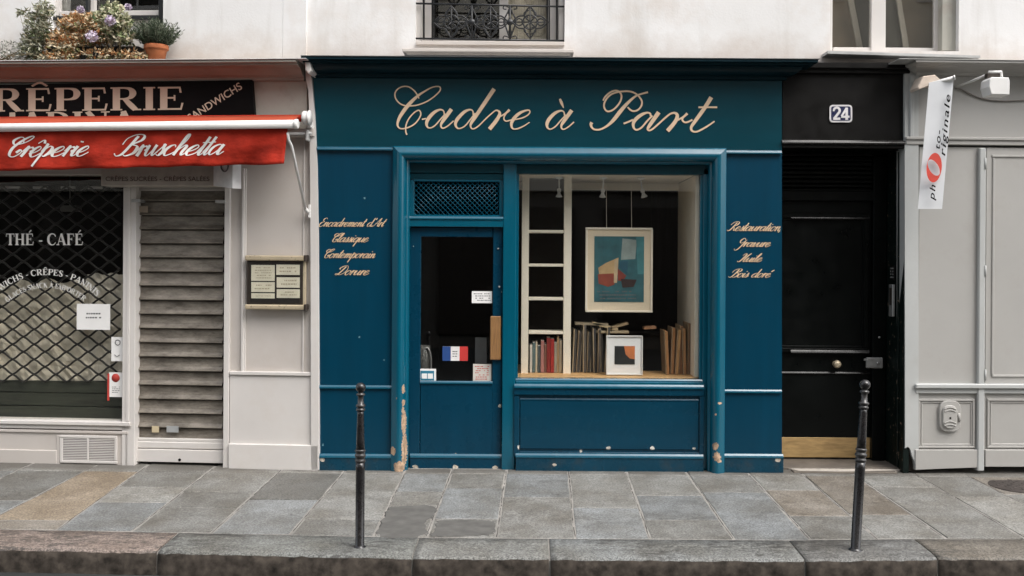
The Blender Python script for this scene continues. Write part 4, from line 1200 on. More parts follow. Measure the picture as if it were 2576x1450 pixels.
for i, (x0_, x1_, y_, rot, c, lb) in enumerate(((1447, 1530, 812, -.03, (.30, .24, .16), 'thin tan'), (1490, 1556, 818, -.26, (.50, .38, .22), 'pale wood'), (1500, 1582, 832, .0, (.42, .33, .21), 'flat beige'), (1530, 1580, 817, .28, (.36, .26, .15), 'brown wood'), (1620, 1650, 822, .1, (.40, .20, .10), 'short reddish'))):
    mb = MB(); X0, Z = B.p(x0_, y_, .5); X1, _ = B.p(x1_, y_, .5)
    mb.box(X0, X1, .48, .62, Z - .022, Z, .002, Matrix.Rotation(-rot, 3, 'Y'), Vector(((X0 + X1) / 2, .5, Z)))
    obj('frame_moulding', mb, flat('moulding_' + lb.replace(' ', '_'), c), label=f'{lb} frame moulding lying on top of the leaning frames', cat='moulding', group='frame mouldings lying in the window')
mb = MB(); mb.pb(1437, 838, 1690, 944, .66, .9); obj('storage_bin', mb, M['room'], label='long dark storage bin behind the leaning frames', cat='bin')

# ------------------------------------------------------------------ notices on the shop door
def notice(name, label, rect, t, m_, extra=None, fr=B, cat='notice', group=None):
    th = thing(name, label, cat, group, fr)
    mb = MB(fr); mb.pb(*rect, t, t + .0012, 0); obj('sheet', mb, m_, th)
    if extra: extra(th)
    return th
tg = dt + .024
def ex(mm, rows, rect, seed):
    def f(th):
        mb = MB(th_fr[0]); lines_block(mb, *rect, rows, th_t[0] - .0008, seed); obj('print', mb, mm, th)
    return f
th_fr, th_t = [B], [tg]
notice('notice', 'small white printed card taped on the upper part of the shop door glass', (1187, 733, 1238, 763), tg, M['paper'], ex(M['ink'], 4, (1191, 737, 1234, 759), 1))
def flag(th):
    for k, (a, b, c) in enumerate(((1113, 1134, (.012, .055, .21)), (1134, 1156, (.72, .70, .68)), (1156, 1177, (.55, .035, .03)))):
        mb = MB(); mb.pb(a, 872, b, 908, tg - .001, tg - .0002, 0); obj('stripe', mb, flat('flag_stripe', c), th)
    mb = MB(); lines_block(mb, 1138, 882, 1152, 900, 3, tg - .0018, 8); obj('emblem', mb, M['ink'], th)
notice('flag_sticker', 'blue white and red flag sticker on the dark door glass', (1113, 872, 1177, 908), tg + .0002, M['paper'], flag, cat='flag')
def card(th):
    mb = MB(); mb.pb(1058, 933, 1092, 957, tg - .001, tg - .0002, 0); obj('blue_field', mb, flat('sticker_blue', (.02, .17, .27)), th)
    mb = MB(); mb.pb(1061, 940, 1074, 953, tg - .002, tg - .0012, 0); mb.pb(1076, 940, 1089, 953, tg - .002, tg - .0012, 0); obj('white_field', mb, M['paper'], th)
notice('payment_sticker', 'white and blue sticker in the lower corner of the shop door glass', (1053, 928, 1097, 962), tg, M['paper'], card, cat='sticker')
notice('notice', 'cream notice with red print at the foot of the shop door glass', (1190, 916, 1236, 961), tg, mat('cream_card', (.62, .58, .52), .8, .03, 5), ex(M['red_ink'], 7, (1194, 920, 1232, 957), 3))
mb = MB(); mb.pb(1195, 850, 1224, 915, .30, .33); obj('display_card', mb, flat('grey_card', (.10, .10, .10)), label='grey card standing behind the shop door glass', cat='card')
us = thing('umbrella_stand', 'grey bin with a hooked umbrella handle behind the shop door glass', 'umbrella stand')
mb = MB(); mb.lathe([(.001, 0), (.05, 0), (.055, .32), (.05, .32), (.048, .02)], tuple(B.P(1066, 960, .5)), n=20); obj('bin', mb, flat('grey_bin', (.12, .12, .11)), us)
mb = MB(); mb.tube([Vector(v) for v in catmull([tuple(B.P(a, b, .45)) for a, b in ((1084, 958), (1084, 900), (1079, 880), (1071, 876), (1064, 884), (1064, 895))], 5)], .008, 8); obj('handle', mb, M['steel'], us)

# ------------------------------------------------------------------ black doorway, number 24
bd = thing('entrance_doorway', 'black panelled front door set back in a black doorway between the shops', 'front door')
mb = MB(); mb.pb(1968, 170, 2290, 360, .02, .20, .002); mb.pb(1990, 157, 2290, 172, -.05, .20, .006); mb.pb(1980, 172, 2290, 184, -.02, .20, .006)
obj('fascia', mb, M['black_fascia'], bd)
mb = MB(); mb.ledge(1968, 2278, 353, 363, -.020, .05); obj('bead', mb, M['black_ledge'], bd)
mb = MB(); mb.pb(1968, 363, 2278, 373, -.002, .05, .004); obj('string_moulding', mb, M['black_fascia'], bd)
xl_, xr_ = B.p(1968, 800)[0], B.p(2274, 800)[0]
zs = B.p(2100, 372, .02)[1]
mb = MB(); mb.box(xl_ - .06, xl_ - .001, .112, .55, -.02, zs, 0); mb.box(xl_ - .06, xr_ + .06, .12, .55, zs - .01, zs + .06, 0); obj('reveal', mb, M['black'], bd)
mb = MB(); mb.box(xr_, xr_ + .05, .0, .55, -.02, zs, .004); mb.box(xr_ - .012, xr_ - .0005, .10, .13, .03, zs - .02, .003)
obj('reveal', mb, M['black_green'], bd, label='scuffed dark green black side of the doorway')
D0 = .45
mb = MB()
mb.pb(1900, 374, 2230, 392, D0 - .05, D0 + .05, .006); mb.pb(1900, 480, 2230, 505, D0 - .05, D0 + .05, .006); mb.pb(2196, 392, 2230, 1160, D0 - .06, D0 + .05, .006)
for y in range(398, 480, 11):
    mb.pb(1900, y, 2196, y + 7, D0 - .02 - .006 * ((y // 11) % 2), D0 + .04, .004)
mb.pb(1880, 372, 2240, 1165, D0 + .05, D0 + .07, 0)
obj('door_frame', mb, M['black'], bd)
mb = MB()
mb.pb(1900, 505, 2197, 1152, D0, D0 + .05, .003)
leaf = obj('door_leaf', mb, M['black'], bd)
mb = MB()
def mould(x0, y0, x1, y1, w, t, d):
    mb.pb(x0, y0, x1, y0 + w, t - d, t + .01, .006); mb.pb(x0, y1 - w, x1, y1, t - d, t + .01, .006); mb.pb(x0, y0 + w, x0 + w, y1 - w, t - d, t + .01, .006); mb.pb(x1 - w, y0 + w, x1, y1 - w, t - d, t + .01, .006)
mould(1950, 537, 2186, 888, 12, D0, .028); mould(1962, 549, 2174, 876, 6, D0, .014)
mb.pb(1940, 937, 2192, 943, D0 - .008, D0 + .01, .003)
obj('panel_moulding', mb, M['black'], leaf)
mb = MB(); mb.ledge(1990, 2188, 880, 890, D0 - .040, D0, .75); mb.ledge(1990, 2188, 545, 552, D0 - .034, D0, .6); mb.ledge(1940, 2192, 936, 941, D0 - .012, D0, .75); obj('bead', mb, M['black_ledge'], leaf)
mb = MB(); mb.pb(1910, 1101, 2193, 1151, D0 - .006, D0 + .002, .002); obj('kick_plate', mb, M['brass'], leaf)
mb = MB(); c = B.P(2101, 915, D0); mb.lathe([(.026, .002), (.026, -.004), (.010, -.008), (.010, -.028), (.026, -.036), (.036, -.052), (.032, -.068), (.016, -.078), (.001, -.080)], c, 'Y', 24); obj('door_knob', mb, M['brass_rail'], leaf)
mb = MB(); mb.pb(2180, 900, 2222, 927, D0 - .085, D0 - .055, .008); mb.pb(2174, 903, 2180, 908, D0 - .08, D0 - .062, .002); mb.lathe([(.012, .002), (.012, -.006), (.001, -.008)], tuple(B.P(2208, 914, D0 - .085)), 'Y', 14); obj('rim_lock', mb, M['steel'], leaf)
mb = MB(); mb.lathe([(.010, .002), (.009, -.006), (.001, -.009)], tuple(B.P(2212, 849, D0 - .06)), 'Y', 12); obj('bell_push', mb, M['steel'], bd)
mb = MB(); mb.box(xl_ - .02, xr_ + .02, .10, D0 + .06, -.02, .024, .006); mb.box(xl_ + .10, xr_ - .05, -.02, .10, -.02, .012, .006)
obj('door_step', mb, mat('worn_step_stone', (.115, .098, .080), .8, .3, 5, .5, 60, dirt=.5, dscale=8), bd)
mb = MB()
c4 = [(1972, 1160), (1992, 1172), (2040, 1178), (2110, 1180), (2190, 1178), (2236, 1176), (2300, 1182), (2260, 1187), (2120, 1190), (2010, 1188), (1975, 1180)]
ring = [gpt(a, b) for a, b in c4]
mb.prism([(v.x, 0) for v in ring[:0]] or [(0, 0), (0.001, 0), (0, .001)], 0, .001)
mb.bm.clear()
top = [mb.bm.verts.new((v.x, v.y, .006 + SLOPE * v.y + .006)) for v in ring]; low = [mb.bm.verts.new((v.x, v.y, SLOPE * v.y - .01)) for v in ring]
mb.face(top)
for i in range(len(ring)): mb.face([top[i], top[(i + 1) % len(ring)], low[(i + 1) % len(ring)], low[i]])
obj('pavement_mortar', mb, mat('pale_cement', (.44, .40, .35), .9, .3, 12, .5, 60, dirt=.75, dscale=12), kind='structure')

nm = thing('house_number_plate', 'small blue enamel number plate reading 24 with a white border', 'number plate')
def rrect(x0, y0, x1, y1, r, n=4):
    out = []
    for cx, cy, a0 in ((x1 - r, y0 + r, -90), (x1 - r, y1 - r, 0), (x0 + r, y1 - r, 90), (x0 + r, y0 + r, 180)):
        for i in range(n + 1):
            a = R(a0 + 90 * i / n); out.append((cx + r * math.cos(a), cy + r * math.sin(a)))
    return out
mb = MB(); mb.pprism(rrect(2087, 264, 2144, 308, 8), .008, .02); obj('border', mb, flat('white_enamel', (.68, .66, .66), .3), nm)
mb = MB(); mb.pprism(rrect(2091, 268, 2140, 304, 5), .0068, .0085); obj('field', mb, flat('navy_enamel', (.018, .022, .07), .3), nm)
mb = MB()
t_ = .0058
fn = lambda x, y: B.p(x, y, t_)
for st in ([(2097, 280, 4), (2099, 274, 5.5), (2105, 271, 5.5), (2111, 274, 6), (2112, 281, 6), (2106, 289, 6), (2098, 299, 6)], [(2096, 299, 6), (2114, 299, 6)], [(2130, 271, 6), (2130, 302, 7)], [(2130, 272, 6), (2117, 293, 5)], [(2116, 294, 5.5), (2137, 294, 5.5)]):
    mb.ribbon(st, fn, t_)
obj('number', mb, flat('white_enamel_figures', (.72, .70, .70), .3), nm)

ic = thing('intercom', 'slim steel door intercom on the dark side of the black doorway', 'intercom')
ix = xr_ - .0125
mb = MB(); za_, zb_ = B.p(2245, 797, .2)[1], B.p(2245, 716, .2)[1]
mb.box(ix - .022, ix, .17, .26, za_, zb_, .004); obj('casing', mb, M['steel'], ic)
mb = MB(); mb.box(ix - .025, ix - .021, .19, .24, za_ + .10, zb_ - .03, .002); obj('speaker_grille', mb, M['dark_bronze'], ic)
kp = thing('keypad', 'small dark entry keypad with pale buttons above the intercom', 'keypad')
za_, zb_ = B.p(2245, 702, .2)[1], B.p(2245, 672, .2)[1]
mb = MB(); mb.box(ix - .010, ix, .17, .26, za_ - .01, zb_ + .01, .003); obj('plate', mb, M['black_fascia'], kp)
for i in range(3):
    for j in range(4):
        if (i, j) in ((1, 1), (1, 2)): continue
        mb = MB(); y_ = .185 + i * .027; z_ = za_ + (zb_ - za_) * (j + .3) / 4
        mb.box(ix - .014, ix - .009, y_, y_ + .012, z_, z_ + .012, .001); obj('button', mb, M['steel'], kp)

# ------------------------------------------------------------------ grey shopfront on the right
gs = thing('shopfront', 'plain warm grey panelled shopfront beside the black front door', 'shopfront', fr=G)
ztg = G.p(2420, 152, -.26)[1]; zbg = G.p(2420, 192, 0)[1]
hg = ztg - zbg
mb = cornice(G, [(0, 0), (.03, 0), (.05, .22 * hg), (.10, .34 * hg), (.16, .52 * hg), (.18, .62 * hg), (.22, .66 * hg), (.26, .80 * hg), (.26, hg), (-.12, hg + .015)], G.p(2306, 190)[0], 4.0, zbg, .45, 0)
mb.mi = 1; mb.box(G.p(2262, 152, -.27)[0], 4.0, -.27, .12, zbg + hg + .002, zbg + hg + .008, .002)
obj('cornice', mb, [M['grey'], M['zinc']], gs)
mb = MB(G); mb.pb(2288, 186, 3600, 352, .0, .12, .003); obj('fascia', mb, M['grey'], gs)
mb = MB(G); mb.pb(2280, 350, 3600, 358, -.035, .1, .006); mb.pb(2280, 358, 3600, 370, -.022, .1, .005); obj('string_moulding', mb, M['grey'], gs)
mb = MB(G); mb.pprism([(2276, 168), (2311, 168), (2311, 1180), (2303, 1180), (2300, 1160), (2294, 1146), (2290, 1130), (2284, 1124), (2277, 1128)], -.012, .16); mb.pb(2290, 190, 2300, 350, -.03, .01, .005); obj('corner_pilaster', mb, M['grey_light'], gs)
mb = MB(G); mb.pb(2279, 1118, 2304, 1184, .03, .14, .0); obj('rotten_corner', mb, flat('rotten_wood', (.018, .013, .010), .9), gs)
mb = MB(G)
mb.pb(2311, 370, 2464, 968, .006, .12, .003)
gp = obj('side_panel', mb, M['grey'], gs)
mb = MB(G); mb.pb(2462, 372, 2479, 1186, -.03, .1, .008); obj('stile', mb, M['grey_light'], gs)
mb = MB(G)
for y in (398, 668, 930): mb.tube([G.P(2479, y, -.03), G.P(2479, y + 28, -.03)], .008, 8)
obj('hinge', mb, M['grey_light'], gs)
sh2 = MB(G)
sh2.pb(2480, 374, 3000, 966, .002, .12, .003)
pnl = obj('shutter_panel', sh2, M['grey'], gs)
mb = MB(G)
def mouldG(x0, y0, x1, y1, w, t, d):
    mb.pb(x0, y0, x1, y0 + w, t - d, t + .01, .004); mb.pb(x0, y1 - w, x1, y1, t - d, t + .01, .004); mb.pb(x0, y0 + w, x0 + w, y1 - w, t - d, t + .01, .004); mb.pb(x1 - w, y0 + w, x1, y1 - w, t - d, t + .01, .004)
mouldG(2496, 392, 2980, 950, 6, .002, .010); obj('panel_moulding', mb, M['grey'], pnl)
mb = MB(G); mb.pb(2304, 968, 3600, 980, -.045, .1, .008); mb.pb(2304, 980, 3600, 992, -.018, .1, .004); obj('sill', mb, M['grey_light'], gs)
mb = MB(G); mb.pb(2304, 992, 3600, 1135, .010, .12, .003); mouldG(2310, 1004, 2453, 1128, 6, .010, .016); mouldG(2317, 1011, 2446, 1121, 4, .010, .008); mouldG(2484, 1004, 3000, 1128, 6, .010, .016); mouldG(2491, 1011, 2993, 1121, 4, .010, .008)
obj('stall_riser', mb, M['grey'], gs)
mb = MB(G); mb.pprism([(2303, 1132), (2463, 1132), (2463, 1177), (2400, 1178), (2303, 1183)], -.022, .12, .004); mb.pprism([(2479, 1132), (3600, 1132), (3600, 1176), (2479, 1175)], -.022, .12, .004); obj('plinth', mb, M['grey'], gs)
gh = thing('gas_hatch', 'oval cast relief hatch painted grey low on the grey shopfront', 'hatch', fr=G)
mb = MB(G); mb.pprism(rrect(2364, 1008, 2418, 1087, 20), -.018, .02, .006); obj('rim', mb, M['grey'], gh)
mb = MB(G); mb.pprism(rrect(2372, 1020, 2409, 1079, 16), -.034, -.012, .006); obj('lid', mb, M['grey'], gh)
mb = MB(G)
for y, hh_ in ((1027, 3), (1034, 2), (1062, 3), (1070, 2)):
    mb.tube([Vector(v) for v in catmull([tuple(G.P(2376, y + hh_, -.036)), tuple(G.P(2390, y - 2, -.036)), tuple(G.P(2405, y + hh_, -.036))], 5)], .005, 6)
mb.tube([G.P(2412, 1040, -.02), G.P(2413, 1060, -.02)], .012, 8)
obj('relief', mb, M['grey'], gh)
mb = MB(G); mb.lathe([(.008, .002), (.008, -.002), (.001, -.002)], tuple(G.P(2391, 1052, -.036)), 'Y', 10); obj('keyhole', mb, M['sign_black'], gh)

# hanging banner sign, its bracket, the lamps and the cable
bn = thing('banner_sign', 'narrow white hanging banner with vertical black lettering and a red letter O', 'banner', fr=G)
TB = -.34
N, Kk = 14, 6
mb = MB(G)
def bpx(u, v): return (2337 + 62 * u - (28 + 1 * u) * v, 208 - 8 * u + (318 + 8 * u) * v)
def bt(u, v): return TB - .05 * u + .002 * math.sin(3 * v + 2 * u) * v
grid = [[mb.bm.verts.new(G.P(*bpx(i / Kk, j / N), bt(i / Kk, j / N))) for i in range(Kk + 1)] for j in range(N + 1)]
for j in range(N):
    for i in range(Kk): mb.face([grid[j][i], grid[j][i + 1], grid[j + 1][i + 1], grid[j + 1][i]], False)
obj('cloth', mb, mat('white_banner_vinyl', (.74, .75, .76), .6, .04, 5), bn).modifiers.new('thickness', 'SOLIDIFY').thickness = .003
def bput(u0, v0, su, sv):       # letters run up the banner
    def f(x, y):
        u, v = u0 - y * su, v0 - x * sv
        px, py = bpx(u, v)
        t = bt(u, v) - .004
        q = G.P(px, py, t)
        return q.x, q.z
    return f
mb = MB(G)
def btext(body, u0, v0, su, sv):
    k0 = len(mb.bm.verts)
    mb.text(body, bput(u0, v0, su, sv), 0, 1.0, .014, .32, gap=1.22)
    mb.bm.verts.ensure_lookup_table()
    for v in mb.bm.verts[k0:]:
        v.co.y = 0
def ylay(mb):
    for v in mb.bm.verts: v.co.y = TB - .075
for bt_ in (('ph', .58, .935, .38, .105), ('to-', .62, .545, .34, .105), ('riginale', .90, .60, .36, .130)):
  mb = MB(G); btext(*bt_)
  for v in mb.bm.verts:
    v.co.y = TB - .062
  obj('lettering', mb, M['sign_black'], bn)
mb = MB(G)
ring_o, ring_i = [], []
for i in range(28):
    a = 2 * math.pi * i / 28
    c_, s_ = math.cos(a), math.sin(a)
    ox, oy = 2350 + 19 * c_ - 4 * s_, 422 + 37 * s_ + 3 * c_
    ix_, iy_ = 2349 + 14.5 * c_ + 5 * s_, 422 + 20 * s_ + 4 * c_
    ring_o.append(mb.bm.verts.new(G.P(ox, oy, TB - .064))); ring_i.append(mb.bm.verts.new(G.P(ix_, iy_, TB - .064)))
for i in range(28): mb.face([ring_o[i], ring_o[(i + 1) % 28], ring_i[(i + 1) % 28], ring_i[i]])
obj('red_letter', mb, flat('banner_red', (.55, .05, .03)), bn)
mb = MB(G); mb.tube([G.P(2334, 213, -.01), G.P(2345, 211, TB + .03), G.P(2399, 196, TB - .07)], .016, 10); mb.tube([G.P(2399, 196, TB - .07), G.P(2403, 195, TB - .075)], .020, 10)
obj('bracket_arm', mb, M['white_metal'], bn)

fl = thing('floodlight', 'beige wedge shaped floodlight mounted behind the hanging banner', 'floodlight', fr=G)
mb = MB(G); mb.pprism([(2322, 192), (2352, 188), (2368, 202), (2362, 212), (2334, 214), (2312, 226), (2309, 220)], -.26, -.10, .006); obj('housing', mb, mat('aged_plastic', (.56, .47, .39), .6, .15, 9, dirt=.4, dirtcol=(.28, .18, .12)), fl)
mb = MB(G); mb.tube([G.P(2352, 200, -.18), G.P(2352, 206, .0)], .014, 8); mb.pb(2358, 204, 2372, 212, -.2, -.12); obj('mount', mb, M['dark_bronze'], fl)
fl = thing('floodlight', 'white box floodlight on a long arm under the grey cornice', 'floodlight', fr=G)
mb = MB(G); mb.tube([G.P(2404, 219, -.0), G.P(2444, 205, -.2), G.P(2486, 187, -.42)], .011, 8); obj('arm', mb, M['white_metal'], fl)
mb = MB(G); mb.pb(2484, 184, 2516, 196, -.45, -.40, .003); obj('junction', mb, M['dark_bronze'], fl)
mb = MB(G); mb.tube([G.P(2486, 182, -.44), G.P(2518, 181, -.45), G.P(2521, 204, -.45)], .012, 8); obj('yoke', mb, M['white_metal'], fl)
mb = MB(G); mb.pprism([(2490, 200), (2496, 194), (2538, 195), (2541, 204), (2540, 239), (2494, 238), (2488, 218)], -.54, -.40, .006); obj('housing', mb, M['white_metal'], fl)
mb = MB(G); mb.tube([Vector(v) for v in catmull([tuple(G.P(a, b, -.012)) for a, b in ((2404, 222), (2418, 225), (2440, 236), (2475, 249), (2520, 254), (2580, 252), (2660, 244), (2760, 232))], 6)], .006, 6)
obj('cable', mb, mat('grey_cable', (.22, .20, .18), .6, .1, 9), label='thin grey cable sagging across the grey fascia', cat='cable', fr=None) if False else obj('cable', mb, mat('grey_cable', (.22, .20, .18), .6, .1, 9), label='thin grey cable sagging across the grey fascia', cat='cable')

# ------------------------------------------------------------------ creperie shopfront on the left
cr = thing('shopfront', 'cream white shopfront of the creperie with grilled window and roller shutter', 'shopfront', fr=L)
zl = L.p(300, 154, -.27)[1]; zlb = L.p(300, 207, 0)[1]
hl = zl - zlb
mb = cornice(L, [(0, 0), (.035, 0), (.04, .2 * hl), (.08, .3 * hl), (.12, .5 * hl), (.15, .66 * hl), (.235, .72 * hl), (.24, .86 * hl), (.27, .88 * hl), (.27, hl), (-.08, hl + .012)], -5.5, L.p(768, 205)[0], zlb, 0, .0)
obj('cornice', mb, M['brown_cornice'], cr)
mb = MB(L); mb.box(-5.5, L.p(770, 150, -.28)[0], -.28, .07, zl + .004, zl + .012, .003); obj('ledge', mb, M['zinc'], cr)
mb = MB(L); mb.pb(-420, 200, 772, 330, 0, .12, .003); obj('fascia', mb, M['beige_fascia'], cr)
mb = MB(L); mb.pb(-420, 325, 790, 345, -.05, .12, .005); mb.pb(-420, 345, 340, 440, .03, .2, .003); mb.pb(340, 345, 575, 480, .05, .2, .003); obj('header', mb, M['cream_paint'], cr)
# tapering pilaster strip against the blue shop
mb = MB(L)
mb.pprism([(766, 140), (774, 140), (784, 205), (792, 300), (797, 420), (800, 600), (803, 1183), (782, 1183), (781, 600), (779, 330), (776, 230), (768, 190)], -.03, .12, .004)
mb.pprism([(764, 139), (776, 140), (783, 178), (776, 186), (768, 176)], -.20, .0, .006)
obj('pilaster', mb, M['cream_bright'], cr)
mb = MB(L); mb.pb(575, 345, 790, 1184, .015, .2, .002); obj('wall_panel', mb, M['cream_paint'], cr)
mb = MB(L)
mb.pb(563, 345, 577, 1184, -.012, .2, .004); mb.pb(607, 424, 613, 944, -.01, .02, .003); mb.pb(577, 936, 784, 945, -.022, .02, .004)
mb.pb(613, 424, 618, 936, .0, .02, .002); mb.pb(762, 344, 765, 936, .004, .02, .001); mb.pb(613, 340, 782, 344, .0, .02, .001)
mb.pb(577, 945, 790, 1120, -.006, .018, .004); mb.pb(574, 1119, 800, 1184, -.03, .02, .005)
obj('trim', mb, M['cream_bright'], cr)
mb = MB(L); mb.pb(308, 430, 340, 1176, -.01, .15, .004); mb.pb(318, 430, 326, 1060, -.018, .0, .003); mb.pb(-420, 1056, 326, 1066, -.03, .15, .005); mb.pb(-420, 1066, 330, 1076, -.01, .15, .004)
obj('window_frame', mb, M['cream_bright'], cr)
mb = MB(L); mb.pb(-420, 1079, 322, 1176, .0, .15, .003); mb.pb(-420, 1079, 322, 1086, -.014, .01, .004); mb.pb(314, 1086, 321, 1172, -.010, .01, .003); mb.pb(-420, 1128, 142, 1172, -.014, .01, .004); mb.pb(142, 1095, 150, 1172, -.010, .01, .003)
obj('stall_riser', mb, M['cream_paint'], cr)
vg = thing('vent_grille', 'white louvred vent grille low under the creperie window', 'vent grille', fr=L)
mb = MB(L); mb.pb(150, 1096, 294, 1103, -.016, .0, .003); mb.pb(150, 1159, 294, 1166, -.016, .0, .003); mb.pb(150, 1103, 157, 1159, -.016, .0, .003); mb.pb(287, 1103, 294, 1159, -.016, .0, .003); mb.pb(218, 1103, 222, 1159, -.016, .0, .002); obj('frame', mb, M['cream_bright'], vg)
mb = MB(L)
for i in range(13):
    y = 1104 + i * 4.25; mb.pb(157, y, 287, y + 2.2, -.012, -.004, .0006)
obj('louvres', mb, M['cream_bright'], vg)
mb = MB(L); mb.pb(157, 1103, 287, 1159, -.003, -.001, 0); obj('backing', mb, flat('vent_dark', (.16, .13, .125)), vg)
# window: glass, grille, sheets, boards
mb = MB(L); mb.pb(-420, 436, 310, 1057, .05, .056, 0)
pn = obj('pane', mb, M['glass_shop'], cr)
mb = MB(L)
serif_line(mb, 'THÉ - CAFÉ', 15, 210, 617, 29, .046)
obj('lettering', mb, M['white_letter'], pn); mb = MB(L)
serif_arc(mb, 'SANDWICHS - CRÊPES - PANINIS', 115, 870, 178, -57, 46, 15, .046)
obj('lettering', mb, M['white_letter'], pn); mb = MB(L)
serif_arc(mb, 'GLACES SNACK À EMPORTER', 117, 870, 146, -42, 40, 12.5, .046)
obj('lettering', mb, M['white_letter'], pn)
mb = MB(L)
tg2 = .13
def nd(i, j): return L.P(5 + 27.1 * i, 469.5 + 18.9 * j, tg2)
for j in range(0, 27):
    for i in range(-9, 12):
        if (i + j) % 2: continue
        a = nd(i, j)
        for di in (-1, 1):
            if j < 26 and i + di < 12:
                b = nd(i + di, j + 1)
                mid = (a + b) / 2
                sag = Vector((0, 0, -.006))
                mb.tube([a, a.lerp(b, .25) + Vector((di * .004, 0, .001)), mid, a.lerp(b, .75) + Vector((-di * .004, 0, -.001)), b], .0095, 5, False)
obj('security_grille', mb, mat('dark_grille_steel', (.022, .020, .019), .5, .2, 9, metal=.3), cr)
cu = thing('paper_sheeting', 'crumpled cream paper sheets behind the diamond grille of the creperie window', 'paper', fr=L)
rc = random.Random(11)
mb = MB(L)
def sheet_grid(x0, x1, topf, y1, t, amp, nx, ny):
    gr = []
    for j in range(ny + 1):
        row = []
        for i in range(nx + 1):
            px = x0 + (x1 - x0) * i / nx
            py = topf(px) + (y1 - topf(px)) * j / ny
            row.append(mb.bm.verts.new(L.P(px, py, t + rc.uniform(-amp, amp) + amp * 1.5 * math.sin(px * .11) * math.sin(py * .07))))
        gr.append(row)
    for j in range(ny):
        for i in range(nx): mb.face([gr[j][i], gr[j][i + 1], gr[j + 1][i + 1], gr[j + 1][i]])
sheet_grid(-420, 222, lambda x: 706 + .0022 * (x - 118) ** 2 * .35 + 6 * math.sin(x * .09), 958, .185, .012, 60, 20)
obj('sheet', mb, M['curtain'], cu)
mb = MB(L); sheet_grid(216, 309, lambda x: 689 + 3 * math.sin(x * .15), 958, .19, .012, 9, 20); obj('sheet', mb, mat('pale_paper_sheet', (.72, .67, .59), .85, .2, 12, .3, 20), cu)
mb = MB(L)
for i, (a, b) in enumerate(((956, 984), (985, 1018), (1020, 1058))):
    mb.pb(-420, a, 309, b, .15 + .02 * i * 0 + .008 * (i % 2), .2, .004)
obj('boards', mb, M['boards'], cr)
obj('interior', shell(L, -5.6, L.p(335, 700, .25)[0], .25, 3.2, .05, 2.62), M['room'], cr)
mb = MB(L); mb.pb(150, 517, 192, 532, .9, 1.0); mb.tube([L.P(176, 440, .95), L.P(176, 520, .95)], .006, 6); obj('pendant_lamp', mb, flat('grey_pendant', (.18, .17, .16)), label='grey pendant lamp hanging in the dark creperie', cat='lamp')
mb = MB(L)
for x in (12, 82, 152, 220): mb.pb(x, 469, x + 36, 475, .14, .16, .002)
obj('grille_clip', mb, M['steel'], cr)
# notices on the creperie window
th_fr[0], th_t[0] = L, .044
notice('notice', 'plain white paper notice on the creperie window, over the grille', (193, 765, 277, 830), .044, M['paper'], ex(M['ink'], 2, (214, 785, 256, 805), 6), L)
def rs(th):
    mb = MB(L); mb.pb(270, 940, 275, 1008, .0425, .0438, 0); obj('red_stripe', mb, M['red_ink'], th)
    mb = MB(L); c = L.P(291, 951, .043); mb.lathe([(.001, -.0008), (.036, -.0006), (.036, .0005)], c, 'Y', 24); obj('red_disc', mb, M['red_ink'], th)
    mb = MB(L); lines_block(mb, 281, 972, 303, 990, 4, .0432, 9); obj('print', mb, M['ink'], th)
notice('sticker', 'white sticker with a red disc and red edge on the creperie window', (274, 937, 308, 999), .044, M['paper'], rs, L, 'sticker')
def cs_(th):
    mb = MB(L); c = L.P(296, 862, .043)
    for r_ in (.022,): mb.tube([c + Vector((r_ * math.cos(a), 0, r_ * math.sin(a))) for a in [2 * math.pi * i / 16 for i in range(17)]], .003, 5)
    mb.tube([L.P(288, 892, .043), L.P(294, 898, .043), L.P(301, 893, .043)], .003, 5)
    obj('symbols', mb, M['ink'], th)
notice('sticker', 'narrow white sticker with black ring symbol above the red disc sticker', (280, 848, 308, 909), .044, M['paper'], cs_, L, 'sticker')

# roller shutter
rs_ = thing('roller_shutter', 'dirty grey steel roller shutter closed over the creperie doorway', 'roller shutter', fr=L)
mb = MB(L)
x0_, x1_ = L.p(341, 800, .09)[0], L.p(563, 800, .09)[0]
y = 472.0
pts = []
while y < 1100:
    for (f_, d_) in ((0, .100), (.03, .088), (.07, .085), (.45, .084), (.64, .080), (.76, .071), (.85, .060), (.90, .057), (.935, .059), (.962, .072), (.99, .098)):
        z_ = L.p(450, y + f_ * 35.6, .09)[1]
        pts.append((d_, z_))
    y += 35.6
A = [mb.bm.verts.new((x0_, a, b)) for a, b in pts]; C = [mb.bm.verts.new((x1_, a, b)) for a, b in pts]
for i in range(len(pts) - 1): mb.face([A[i], C[i], C[i + 1], A[i + 1]])
obj('curtain', mb, M['shutter'], rs_)
mb = MB(L); mb.pb(341, 1104, 562, 1112, .055, .10, .004); mb.pb(341, 1112, 562, 1130, .05, .10, .008); mb.pb(341, 1132, 562, 1164, .04, .10, .004); obj('bottom_bar', mb, M['cream_bright'], rs_)
mb = MB(L); mb.lathe([(.012, .002), (.012, -.004), (.001, -.004)], tuple(L.P(452, 1157, .04)), 'Y', 12); obj('keyhole', mb, M['sign_black'], rs_)
mb = MB(L); mb.pb(330, 501, 352, 509, -.02, .09, .003); mb.pb(541, 503, 567, 511, -.02, .09, .003); obj('guide_clip', mb, M['steel'], rs_)
mb = MB(L); mb.pb(340, 1150, 566, 1186, .11, .14, 0); mb.pb(344, 1170, 560, 1176, .05, .09, .003); obj('threshold', mb, M['sign_black'], rs_)
